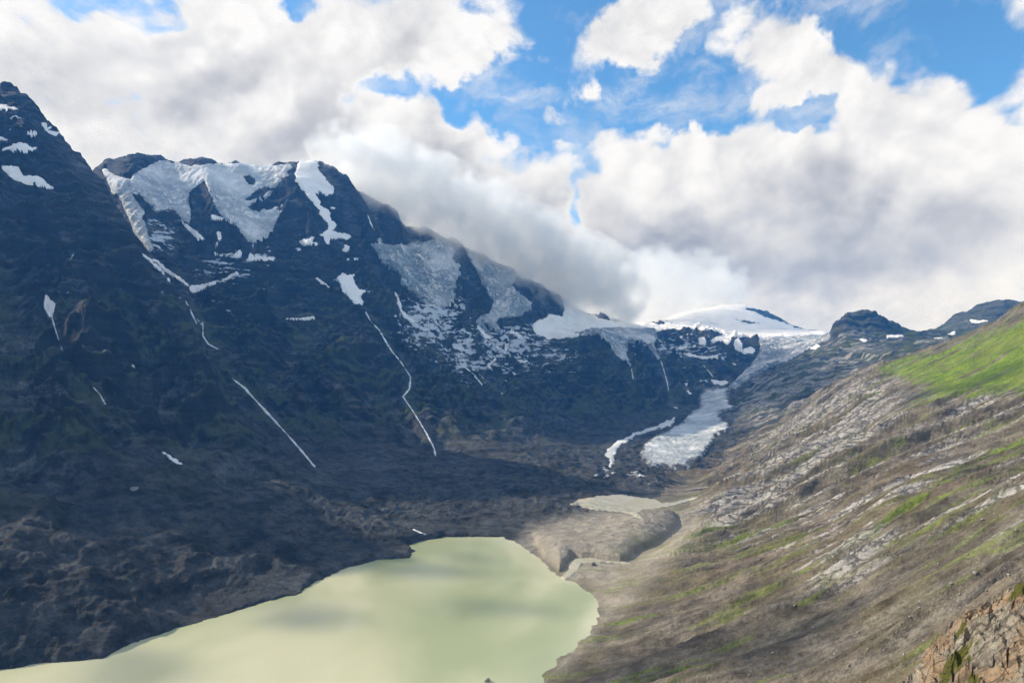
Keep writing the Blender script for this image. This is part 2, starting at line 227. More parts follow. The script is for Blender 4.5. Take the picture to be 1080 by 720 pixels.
sp = [
 (G(0,85,6,(-20,150),(40,152),(125,183),(110,195),(-20,198)),"wedge of snow at the picture edge just under the left summit",GA),
 (G(0,85,6,(50,240),(100,220),(130,232),(205,230),(190,245),(120,240),(60,250)),"thin level streak of snow below the left summit wedge",GA),
 (G(0,85,6,(165,350),(180,310),(215,315),(250,335),(220,362),(170,362)),"compact round snow patch in the middle of the left peak",GA),
 (G(0,85,6,(255,270),(300,265),(300,295),(330,290),(310,310),(360,328),(400,300),(370,340),(415,345),(350,350),(295,335)),"ragged branching snow patch near the left peak's right skyline",GA),
 (G(0,85,6,(-20,355),(55,362),(50,385),(-20,390)),"short snow bar at the picture edge, above the ragged patch of the left peak",GA),
 (G(0,85,6,(20,430),(90,395),(165,393),(200,425),(240,420),(205,465),(110,465),(60,450),(-20,445)),"wide ragged snow patch halfway down the upper left peak",GA),
 (G(0,85,6,(-20,532),(0,538),(110,540),(150,600),(240,600),(290,640),(345,685),(310,690),(130,650),(60,610)),"largest slanting snowfield of the left peak, lowest of its snow patches",GA),
 (G(0,85,6,(80,76),(120,88),(137,107),(110,102)),"small bright snow sliver beside the left summit skyline",GA),
 (G(0,85,6,(60,303),(92,300),(95,315),(62,316)),"tiny snow speck on the left peak's upper face",GA),
 (G(0,85,6,(105,278),(130,278),(150,295),(130,294)),"tiny snow speck on the left peak's upper face",GA),
 (G(280,155,6,(205,600),(240,580),(280,580),(290,565),(315,570),(300,600),(360,615),(320,628),(240,630)),"lobed snow patch left of the snow gully's foot",GC),
 (G(280,155,6,(190,640),(230,645),(225,658),(195,655)),"little snow patch at lower left of the lobed patch",GC),
 (G(280,155,6,(475,610),(535,630),(530,660),(505,670),(480,655),(500,640)),"hooked snow patch right below the snow gully's foot",GC),
 (G(280,155,6,(405,628),(455,640),(440,648),(412,645)),"small snow patch between the gully foot and the hooked patch",GC),
 (G(280,155,6,(400,378),(445,378),(440,394),(410,396)),"small snow fleck beside the middle of the snow gully",GC),
 (G(280,155,6,(628,410),(650,425),(690,525),(672,515)),"thin upright snow streak on the rock wall right of the gully",GC),
 (G(280,155,6,(515,703),(532,700),(537,720),(518,720)),"pair of tiny round snow spots under the hooked patch",GC),
 (G(280,155,6,(558,703),(588,697),(588,717),(565,718)),"pair of tiny round snow spots under the hooked patch",GC),
 (G(300,255,6,(290,225),(330,230),(365,195),(400,210),(450,205),(435,235),(450,270),(475,300),(540,310),(545,322),(500,325),(480,345),(505,375),(490,400),(510,437),(465,420),(400,345),(370,320),(350,265),(320,245),(295,250)),"tapering snowfield alone in the middle of the dark slope above a stream",None),
 (G(300,255,6,(190,212),(215,226),(292,290),(275,293),(205,242)),"thin slanting snow streak left of the tapering snowfield",None),
 (G(300,255,6,(0,482),(110,480),(150,470),(190,470),(190,495),(100,500),(10,495)),"level snow bar on the dark slope below the snow streak",None),
 (G(300,255,6,(700,320),(720,340),(748,430),(782,470),(828,500),(820,522),(770,492),(735,455),(722,415)),"curved snow strip along the left foot of the grey icefall",GI),
 (G(380,230,6,(355,485),(400,500),(430,525),(480,515),(515,540),(500,570),(440,555),(380,530)),"pinkish snow patch at the grey icefall's lower lip",GI),
 (G(430,310,6,(430,185),(470,215),(550,275),(490,290),(440,215)),"pointed ice apron under the rock rib between the icefalls",GI),
 (G(430,310,6,(650,205),(672,222),(720,262),(752,285),(710,292),(668,252),(638,256)),"slanting snow patch on dark rock under the right icefall",GI),
 (G(430,310,6,(612,308),(645,312),(740,318),(832,335),(830,350),(730,327),(645,327),(618,382),(604,376)),"thin bent snow ledge left of the rock prow",GI),
 (G(430,310,6,(695,418),(780,412),(752,432),(708,438)),"small level snow scrap under the bent snow ledge",GI),
 (G(430,310,6,(625,487),(700,508),(672,516)),"small snow scrap low on the wall left of the rock prow",GI),
 (G(430,310,6,(495,450),(560,398),(578,402),(522,455),(550,492),(520,482)),"forked snow scrap at the base of the icefall wall",GI),
 (G(430,310,6,(560,330),(590,340),(620,350),(610,366),(560,345)),"small snow scrap at left of the prow top",GI),
 (G(100,240,6,(295,160),(330,183),(400,240),(450,290),(520,355),(512,368),(460,338),(428,292),(368,242),(308,187)),"narrow snow ribbon in the gully right of the dark left peak",GB),
 (G(100,240,6,(356,188),(410,213),(452,258),(560,328),(602,365),(590,378),(530,333),(448,284),(378,224)),"second snow ribbon beside the gully stream, right of the first",GB),
 (G(100,240,6,(590,368),(700,352),(820,322),(900,272),(915,305),(840,333),(730,373),(680,403),(620,418),(600,402)),"long snow band running right from the gully's stream head",GB),
 (G(100,240,6,(622,290),(670,284),(655,299)),"lens-shaped snow fleck above the long snow band",GB),
 (G(200,155,6,(132,655),(200,678),(280,672),(320,652),(338,680),(320,702),(250,692),(160,692)),"wavy snow bar under the hanging glacier's lowest point",GB),
 (G(200,155,6,(355,725),(380,665),(400,680),(440,690),(545,698),(542,720)),"snow bar right of the wavy one under the hanging glacier",GB),
 (G(100,155,6,(538,458),(600,498),(640,528),(708,590),(660,594),(600,542),(556,492)),"slanting snow streak under the dark triangular rib",GB),
 (G(100,155,6,(733,422),(780,438),(832,450),(800,472),(738,462)),"snow scrap at lower right of the dark triangular rib",GB),
 (G(100,155,6,(768,538),(802,538),(802,590),(766,652),(753,642),(780,590)),"small upright snow scrap above the wavy snow bar",GB),
 (G(670,300,6,(270,395),(380,383),(395,400),(270,414)),"level snow bar in the middle of the cirque wall",GD),
 (G(670,300,6,(298,428),(340,428),(420,456),(520,443),(532,472),(430,474),(308,447)),"long drooping snow bar on the cirque wall, under the level one",GD),
 (G(670,300,6,(398,333),(440,333),(457,370),(440,387),(403,382)),"squarish snow patch on the cirque wall under the plateau",GD),
 (G(670,300,6,(468,360),(500,333),(560,313),(602,313),(617,350),(572,397),(553,377),(480,374)),"large snow patch just under the plateau edge, centre of the cirque",GD),
 (G(670,300,6,(620,370),(650,328),(672,370),(682,405),(740,393),(767,410),(740,442),(690,442),(630,412)),"L-shaped snow patch on the right of the cirque wall",GD),
 (G(670,300,6,(323,310),(362,310),(362,324),(328,322)),"tiny snow fleck near the top of the cirque wall",GD),
 (G(670,300,6,(283,323),(302,323),(297,352),(283,347)),"tiny snow fleck near the top of the cirque wall",GD),
 (G(670,300,6,(233,408),(272,426),(262,438)),"small slanting snow scrap left of the cirque's level bar",GD),
 (G(670,300,6,(608,495),(648,505),(630,514)),"small snow fleck between the L-shaped patch and the glacier tongue",GD),
 (G(670,300,6,(373,586),(392,608),(455,605),(463,620),(400,610),(388,624)),"hooked snow scrap above the head of the glacier tongue",GD),
 (G(670,300,6,(306,618),(332,622),(327,643)),"tiny snow dot left above the glacier tongue",GD),
 (G(670,300,6,(312,662),(337,668),(384,712),(360,716)),"slanting snow scrap left of the glacier tongue's head",GD),
 (G(670,300,6,(468,598),(500,598),(570,610),(602,620),(560,640),(500,632)),"curved snow rim on top of the glacier tongue's head",GD),
 (G(630,390,5,(310,155),(330,165),(350,190),(330,197)),"small snow scrap at the foot of the dark prow wall",GD),
 (G(630,390,5,(398,195),(420,193),(430,205),(410,212)),"tiny snow scrap on the moraine beside the glacier tongue",GD),
 (G(930,300,6,(453,243),(480,228),(527,226),(492,267),(453,287)),"triangular snow patch on the left shoulder of the far right peak",GE),
 (G(930,300,6,(558,223),(600,223),(672,230),(632,244),(568,247)),"level snow patch in the middle of the far right peak",GE),
 (G(930,300,6,(402,310),(467,293),(462,320),(430,322)),"snow patch at the foot of the far right peak",GE),
 (G(930,300,6,(327,335),(387,326),(387,344),(333,347)),"flat snow patch on the saddle left of the far right peak",GE),
 (G(930,300,6,(537,315),(582,298),(572,332),(543,332)),"snow patch touching the grassy skyline",GE),
 (G(930,300,6,(27,320),(130,316),(142,328),(33,340)),"level snow streak at the right foot of the dark knob",GK),
 (G(780,310,6,(752,295),(780,278),(817,295),(790,310)),"oval snow patch on the slope in front of the dark knob",GK),
 (G(780,310,6,(367,387),(390,348),(437,348),(400,377)),"slanting snow patch at lower edge of the pale blue ice ramp",GK),
 (G(780,310,6,(437,345),(490,317),(513,330),(480,357)),"snow patch at the ice ramp's edge nearer the dark knob",GK),
 (G(0,240,3,(143,207),(160,228),(176,240),(166,287),(150,277),(138,250)),"forked snow patch in the stream bed of the front slope",None),
 (G(0,240,3,(408,435),(432,430),(427,447)),"small snow fleck at the foot of the front cliff band",None),
 (G(0,240,3,(243,370),(267,372),(265,378),(245,378)),"tiny level snow fleck on the front cliff's grassy ledge",None),
 ([(168,474),(178,479),(194,490),(187,491)],"short slanting snow streak low on the front scree slope",None),
]
# pixel-space raster lookups (soft masks)
RX0, RY0, RS = -40, 60, 1.0
gx, gy = np.meshgrid(np.arange(RX0, 1121, RS), np.arange(RY0, 761, RS))
def raster(polys, soft_px=2.0):
    r = np.zeros(gx.shape)
    for P, Hs in polys:
        sd = sdpoly(gx, gy, P)
        for Hh in Hs: sd = np.minimum(sd, -sdpoly(gx, gy, Hh))
        r = np.maximum(r, sstep(-soft_px, soft_px, sd))
    return r.astype(np.float32)
def look(r, py):
    ii = np.clip(((PX-RX0)/RS).astype(int), 0, gx.shape[1]-1); jj = np.clip(((py-RY0)/RS).astype(int), 0, gx.shape[0]-1)
    return r[jj, ii]
def visible(t, tol):
    rm = np.maximum.accumulate(t, axis=0); return t >= rm - tol
PY = HY - F*t
rst = np.maximum(raster(big, 2.5), .85*raster([(p_[0], []) for p_ in sp], 3.0))
for L_, w_, *_r in ws: rst = np.maximum(rst, .9*sstep(8, 2, seg_dist(gx, gy, L_, False)))
iceM = look(rst, PY)*visible(t, .02)

# ---------------------------------------------------------------- relief
def surf(px, py, tt=None):
    """first point of the terrain seen at a photo pixel"""
    tt = t if tt is None else tt
    c = int(np.argmin(np.abs(Ug - (px-CX)/F))); r = int(np.argmax(tt[:,c] >= (HY-py)/F))
    return np.array([X[r,c], Y[r,c], CAMZ + tt[r,c]*Y[r,c]]), r, c
def zone0(pts, softpx): return look(raster([(pts,[])], softpx), HY - F*t)
# mountain ribs: noise stretched down the fall line
fx, fy = .80, -.60
def along(fx, fy): return X*fx + Y*fy, -X*fy + Y*fx
al, ac = along(fx, fy)
wx = 60*fbm(X/420, Y/420, 3, seed=11); wy = 60*fbm(X/420+7, Y/420, 3, seed=12)
slope_amt = sstep(40, 260, Z)
r1 = ridged((ac+wx)/330, (al+wy)/950, 6, .52, seed=21) - 1.0
r2 = ridged((X+wx)/210, (Y+wy)/210, 5, .5, seed=22) - 1.0
f1 = fbm(X/60, Y/60, 5, .55, seed=23)
rough = wMT*slope_amt*(1-.80*iceM)
rough *= 1-.62*soft(('KNOB','FAR','DOME'))
SKL = raster([], 1) if False else sstep(34, 4, np.minimum(seg_dist(gx, gy, [p[:2] for p in A[:13]], False), seg_dist(gx, gy, [p[:2] for p in B[7:29]], False))).astype(np.float32)
rough *= 1-.55*look(SKL, HY-F*t)
h = rough*(74*r1 + 34*r2 + 11*f1)
# rock bands
zb = Z + 30*fbm(X/300, Y/300, 3, seed=31)
def terr(z, P, k): 
    q = z/P; f = q-np.floor(q); return (sstep(.5-k, .5+k, f) - f)*P
cl_amt = sstep(-.1, .35, fbm(X/500, Y/500, 3, seed=33))
h += rough*(.85*cl_amt*terr(zb, 95, .12) + .7*terr(zb+17, 31, .15))
# cliff bands that break the face into steps
PY0 = HY - F*t
CLIFFS = [([(66,374),(110,371),(150,366),(190,359),(226,352)],38),([(160,408),(200,399),(235,403),(254,414)],40),([(-20,386),(30,379),(64,382)],32),([(92,302),(125,286),(150,290),(168,308)],34),
  ([(412,434),(470,441),(520,449),(570,456)],15),([(296,374),(340,366),(390,373),(424,388)],34),([(244,348),(290,336),(334,331)],28),([(574,404),(640,399),(694,408)],34),
  ([(290,415),(330,405),(380,415)],26),([(430,395),(470,400),(520,412)],26),([(20,240),(50,228),(90,235)],28),([(150,345),(185,335),(205,342)],22)]
for L_, H_ in CLIFFS:
    lx = [p[0] for p in L_]; ly = [p[1] for p in L_]
    sel_ = (PX > lx[0]) & (PX < lx[-1]) & (np.abs(PY0 - np.mean(ly)) < 130) & (Y < 4300) & (Y > 600)
    x_ = PX[sel_]; u_ = np.interp(x_, lx, ly) + 5*fbm(x_/14, np.full_like(x_, H_), 4, .55, seed=34) - PY0[sel_]
    w_ = sstep(lx[0], lx[0]+22, x_)*sstep(lx[-1], lx[-1]-22, x_)*(.8+.5*pn(X[sel_]/90, Y[sel_]/90, 35))
    h[sel_] += H_*w_*np.where(u_ > 0, np.exp(-np.clip(u_, 0, 200)/38), sstep(-13, 0, u_))
# hillside: strata and scree runnels along one direction
P1,_,_ = surf(1000,470); P2,_,_ = surf(800,560)
hd = (P2-P1)[:2]; hd /= np.linalg.norm(hd)
hl, hc = along(hd[0], hd[1])
sc = np.clip(Y/900, .45, 2.2)
hw = 14*fbm(X/130, Y/130, 3, seed=41)
s1 = ridged((hc+hw)/95, (hl+hw)/900, 6, .55, seed=42) - 1
s2 = fbm((hc+hw*.5)/16, hl/110, 5, .6, seed=43)
s3 = fbm(X/9, Y/9, 4, .6, seed=44)
s4 = fbm(X/240, Y/240, 4, .5, seed=45)
zoneS = sstep(430, 540, PX - .0*PY)*sstep(900, 1300, Y)     # slabby part further up valley
hz = wHILL*sstep(2, 40, Z)
hz = hz*(1-.72*zone0([(938,382),(960,376),(1000,363),(1050,343),(1125,318),(1125,425),(1080,412),(1030,418),(985,425),(950,440),(930,455),(920,440),(948,418),(935,400)], 10))
h += hz*((13+16*zoneS)*s1 + (3.0+3.4*zoneS)*s2 + .45*s3 + 8*s4)
# moraine / valley hummocks
v1 = fbm(X/150, Y/150, 5, .5, seed=51); v2 = ridged(X/70, Y/70, 4, .5, seed=52)-1
va = np.clip(wVAL + wA*(1-slope_amt), 0, 1)*(1-.85*iceM)
h += va*sstep(0, 30, Z)*(8*v1 + 7*v2 + 2.2*fbm(X/17, Y/17, 4, .6, seed=53))
Z = Z + h
# lake basin: the shoreline lies in the plane z = 0
LAKE = [(-400,742),(-200,730),(-60,714),(0,706),(35,700),(65,698),(110,693),(140,678),(190,661),(220,652),(255,642),(285,632),(310,628),(335,612),(368,598),(400,590),(430,588),(436,581),(428,575),(445,570),(470,566),(500,566),(530,566),(545,572),(560,583),(575,595),(592,610),(610,617),(625,628),(632,640),(630,655),(622,668),(608,683),(590,696),(578,705),(570,712),(573,722),(560,780),(480,900),(200,1000),(-400,1100)]
def toplane(p, z=0.0):
    d = (CAMZ-z)*F/(p[1]-HY); return ((p[0]-CX)/F*d, d)
LW = [toplane(p) for p in LAKE]
near = (Y < 1700)
sdl = np.full(Y.shape, -1e3, np.float32)
jag = 9*fbm(X/38, Y/38, 5, .6, seed=61)
sub = np.where(near.all(axis=1))[0]; r9 = sub.max()+1
sdl[:r9] = sdpoly(X[:r9].astype(float), Y[:r9].astype(float), LW) + .6*jag[:r9]
outs = np.clip(-sdl, 0, None)
Zmin = .4 + np.minimum(outs*.10, 6)
Zmax = 1.0 + outs*.85
Z = np.where(sdl > 0, np.minimum(Z, -np.minimum(sdl*.4, 18)-.3), np.where(outs < 400, np.minimum(np.maximum(Z, Zmin), Zmax), np.maximum(Z, 3.0)))
# eroded terrace: vertical bank along the outflow channel
FOOT = [(598,596),(604,588),(622,590),(655,594),(663,591),(672,583),(690,576),(702,567),(714,557)]
TERR = FOOT + [(712,545),(690,545),(610,548),(560,562),(572,586),(590,602)]
TW = [toplane(p, 3) for p in TERR]; FW = [toplane(p, 3) for p in FOOT]
rows = slice(0, r9)
sdt = sdpoly(X[rows].astype(float), Y[rows].astype(float), TW); sdf = seg_dist(X[rows].astype(float), Y[rows].astype(float), FW, False)
bank = np.where(sdt > 0, np.clip((sdf + 5*fbm(X[rows]/26,Y[rows]/26,4,seed=63))/4, 0, 1), 0)*np.clip(sdt/25, 0, 1)**.35
hgt = 17*bank*(1-sstep(40, 330, sdf))
flat = np.exp(-(sdf/55)**2)
Z[rows] = Z[rows]*(1-flat) + np.minimum(Z[rows], 5+sdf*.02)*flat
Z[rows] += np.where(sdl[rows] < 0, hgt + (.8*fbm(X[rows]/22, Y[rows]/22, 5, .6, seed=64) + .5*(ridged(X[rows]/55, Y[rows]/30, 4, .55, seed=65)-1))*sstep(6, 40, outs[rows])*(wVAL[rows]+.4), 0)
t = ((Z-CAMZ)/Y).astype(np.float32)
PY = HY - F*t
VIS = visible(t, .006)
print('relief', time.time()-T0)

# normals of the height field
def normals():
    dZr = np.gradient(Z, axis=0); dXr = np.gradient(X, axis=0); dYr = np.gradient(Y, axis=0)
    dZc = np.gradient(Z, axis=1); dXc = np.gradient(X, axis=1)
    nx = -(dYr*dZc); ny = -(dXc*dZr - dXr*dZc); nz = dXc*dYr
    L = np.sqrt(nx*nx+ny*ny+nz*nz)+1e-9
    return nx/L, ny/L, nz/L
NX, NY, NZ = normals()

# ---------------------------------------------------------------- surface cover masks (what grows or lies where)
def blob(cx_, cy_, rx, ry, ang=0):
    c, s = math.cos(rad(ang)), math.sin(rad(ang)); dx, dy = PX-cx_, PY-cy_
    a, b = (dx*c+dy*s)/rx, (-dx*s+dy*c)/ry
    return np.exp(-(a*a+b*b))
def zone(pts, softpx): 
    r = raster([(pts,[])], softpx); return look(r, PY)
near_hill = wHILL*(Y < 3000)
gstreak = fbm((hc+hw)/34, (hl+hw)/240, 4, .6, seed=71); gs2 = fbm((hc+hw)/9, (hl)/60, 4, .6, seed=72)
meadow = zone([(932,390),(985,371),(1020,359),(1060,344),(1125,319),(1125,420),(1080,411),(1035,409),(1000,415),(950,428),(985,404),(962,400)], 15)
strip1 = zone([(1125,455),(1040,492),(990,530),(930,560),(900,578),(930,545),(985,505),(1040,475),(1125,430)], 7)
g = np.clip(sstep(.25,.75, meadow + .42*gstreak + .34*gs2)*sstep(-.8,-.15, gstreak + .7*gs2 + .45), 0, 1)
g = np.maximum(g, .75*strip1*sstep(-.1,.25, gstreak*.6+gs2))
g = np.maximum(g, sstep(.35,.6, gstreak + .5*gs2 + .55*blob(1050,560,60,40) + .3*blob(900,520,80,30,-30) + .55*blob(680,560,60,25) + .35*blob(770,690,90,30,-20) + .3*blob(880,610,60,20,-35) - .12)*sstep(430,560,PX+.2*PY-70)*.42)
olive = sstep(-.1,.5, fbm(X/120,Y/120,5,.55,seed=73) + .7*blob(740,570,80,50) + .35*blob(690,640,70,40) + .5*blob(900,455,40,40,-40)+.25*blob(1000,560,120,60,-30) - .15)
pale = sstep(.02,.30, fbm((hc+hw)/24,(hl+hw)/330,6,.6,seed=74) + .62*blob(890,430,60,36,-38) + .50*blob(980,450,110,26,-30) + .52*blob(830,505,80,24,-32) + .25*blob(1000,500,60,14,-30) + .42*blob(1050,560,40,14,-25)+ .55*blob(905,585,38,10,-38) - .23 - .5*strip1)
pale *= (1-.85*meadow)*sstep(640,700,PX)*np.maximum(zone([(700,545),(700,515),(860,398),(940,385),(1125,400),(1125,520),(1050,560),(960,570),(900,625),(845,612),(800,590)], 30), .18)
GRASS = g*near_hill*(1-.6*pale); PALE = np.maximum(pale*near_hill, wMT*sstep(680,760,PX)*(Y>1900)*(Y<4600)*.75*sstep(.02,.42, fbm((hc+hw)/40,(hl+hw)/260,5,.62,seed=76)+.35*blob(830,420,90,36,-32)+.25*blob(800,430,60,20,-35)-.22)); OLIVE = olive*near_hill
SAND = np.clip(wVAL*sstep(1250,1400,Y+ .0*X)*0, 0, 1)
SAND = np.maximum(zone([(548,575),(560,556),(600,545),(640,535),(720,535),(760,520),(740,560),(700,600),(660,640),(632,660),(600,705),(560,730),(634,640),(620,622),(590,610),(560,583)], 14), 0)*(1-iceM)*(Y<2300)
# vegetation low on the shaded slopes, and small flecks of snow
VEG = wMT*sstep(80,250,Z)*(1-sstep(650,950,Z + 200*fbm(X/400,Y/400,4,seed=81)))*sstep(-.15,.4,fbm(X/170,Y/170,5,.6,seed=82))*sstep(.25,.7,NZ + .2*fbm(X/40,Y/40,3,seed=83))
FLK = np.zeros_like(PX)
for b_ in [(168,248,17,24,25,1.0),(240,285,50,22,0,.75),(270,268,40,14,0,.6),(210,320,60,22,20,.35),(455,335,34,36,40,1.15),(490,368,44,32,50,.9),(535,362,50,28,0,.95),(575,372,50,18,0,.75),(560,388,70,18,0,.55),(440,350,30,26,45,.8),(720,366,60,18,0,.75),(680,395,40,20,20,.25),(740,372,60,24,0,.5),(640,500,26,8,10,.7),(690,505,34,9,10,.55),(180,290,50,20,30,.3),(60,290,20,60,-10,.2),(740,395,60,30,0,.3)]:
    FLK = np.maximum(FLK, b_[5]*blob(*b_[:5]))
FLK = FLK*VIS*(Y > 1850)
# broad tint of the rock: reddish bands, wet dark streaks
GUL = wMT*sstep(-.25,-.62, r1 + .35*r2 + .25*f1)*(1-iceM)*slope_amt*sstep(.93,.80,NZ)
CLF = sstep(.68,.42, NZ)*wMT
LEDGE = wMT*sstep(.80,.93, NZ + .06*f1)*sstep(150,300,Z)*(1-sstep(1000,1300,Z))
RED = sstep(.15,.6, fbm(X/350,Y/350,4,seed=91))
WET = sstep(.2,.7, fbm((ac+wx)/60,(al+wy)/500,4,seed=92))*wMT

# ---------------------------------------------------------------- materials
def newmat(name):
    m = bpy.data.materials.new(name); m.use_nodes = True
    nt = m.node_tree; nt.nodes.clear()
    return m, nt
class NB:
    def __init__(s, nt): s.nt = nt; s.n = nt.nodes; s.l = nt.links
    def node(s, typ, **kw):
        n = s.n.new(typ)
        for k, v in kw.items(): setattr(n, k, v)
        return n
    def put(s, sock, v):
        if isinstance(v, (int, float)): sock.default_value = v
        elif isinstance(v, (tuple, list)):
            sock.default_value = v if len(v) == len(sock.default_value) else tuple(v)+(1,)
        else: s.l.new(v, sock)
    def math(s, op, a, b=0.0, c=None, clamp=False):
        n = s.node('ShaderNodeMath', operation=op); n.use_clamp = clamp
        s.put(n.inputs[0], a); s.put(n.inputs[1], b)
        if c is not None: s.put(n.inputs[2], c)
        return n.outputs[0]
    def vmath(s, op, a, b=None, scale=None):
        n = s.node('ShaderNodeVectorMath', operation=op); s.put(n.inputs[0], a)
        if b is not None: s.put(n.inputs[1], b)
        if scale is not None: s.put(n.inputs['Scale'], scale)
        return n.outputs['Value'] if op in ('LENGTH','DOT_PRODUCT','DISTANCE') else n.outputs[0]
    def noise(s, vec, scale, detail=5, rough=.55, dist=0.0, lac=2.0):
        n = s.node('ShaderNodeTexNoise'); s.put(n.inputs['Vector'], vec); s.put(n.inputs['Scale'], scale)
        n.inputs['Detail'].default_value = detail; n.inputs['Roughness'].default_value = rough; n.inputs['Distortion'].default_value = dist; n.inputs['Lacunarity'].default_value = lac
        return n.outputs['Fac']
    def voro(s, vec, scale, feature='F1', rnd=1.0):
        n = s.node('ShaderNodeTexVoronoi', feature=feature); s.put(n.inputs['Vector'], vec); s.put(n.inputs['Scale'], scale); n.inputs['Randomness'].default_value = rnd
        return n.outputs['Distance']
    def ss(s, x, a, b, lo=0.0, hi=1.0, smooth=True):
        n = s.node('ShaderNodeMapRange', interpolation_type='SMOOTHSTEP' if smooth else 'LINEAR')
        s.put(n.inputs[0], x); s.put(n.inputs[1], a); s.put(n.inputs[2], b); s.put(n.inputs[3], lo); s.put(n.inputs[4], hi); return n.outputs[0]
    def mix(s, f, a, b):
        n = s.node('ShaderNodeMix', data_type='RGBA'); s.put(n.inputs[0], f); s.put(n.inputs[6], a); s.put(n.inputs[7], b); return n.outputs[2]
    def mulc(s, a, b):
        n = s.node('ShaderNodeMix', data_type='RGBA', blend_type='MULTIPLY'); n.inputs[0].default_value = 1; s.put(n.inputs[6], a); s.put(n.inputs[7], b); return n.outputs[2]
    def comb(s, x, y, z):
        n = s.node('ShaderNodeCombineXYZ'); s.put(n.inputs[0], x); s.put(n.inputs[1], y); s.put(n.inputs[2], z); return n.outputs[0]
    def bump(s, h, strength, dist, normal=None):
        n = s.node('ShaderNodeBump'); s.put(n.inputs['Height'], h); n.inputs['Strength'].default_value = strength; n.inputs['Distance'].default_value = dist
        if normal is not None: s.l.new(normal, n.inputs['Normal'])
        return n.outputs[0]
    def attr(s, name):
        n = s.node('ShaderNodeAttribute'); n.attribute_name = name; q = s.node('ShaderNodeSeparateColor'); s.l.new(n.outputs['Color'], q.inputs[0])
        return q.outputs[0], q.outputs[1], q.outputs[2], n.outputs['Alpha']
    def principled(s, color, rough, normal=None, spec=.3, **kw):
        p = s.node('ShaderNodeBsdfPrincipled'); s.put(p.inputs['Base Color'], color); s.put(p.inputs['Roughness'], rough); p.inputs['Specular IOR Level'].default_value = spec
        if normal is not None: s.l.new(normal, p.inputs['Normal'])
        for k, v in kw.items(): s.put(p.inputs[k], v)
        o = s.node('ShaderNodeOutputMaterial'); s.l.new(p.outputs[0], o.inputs['Surface']); return p

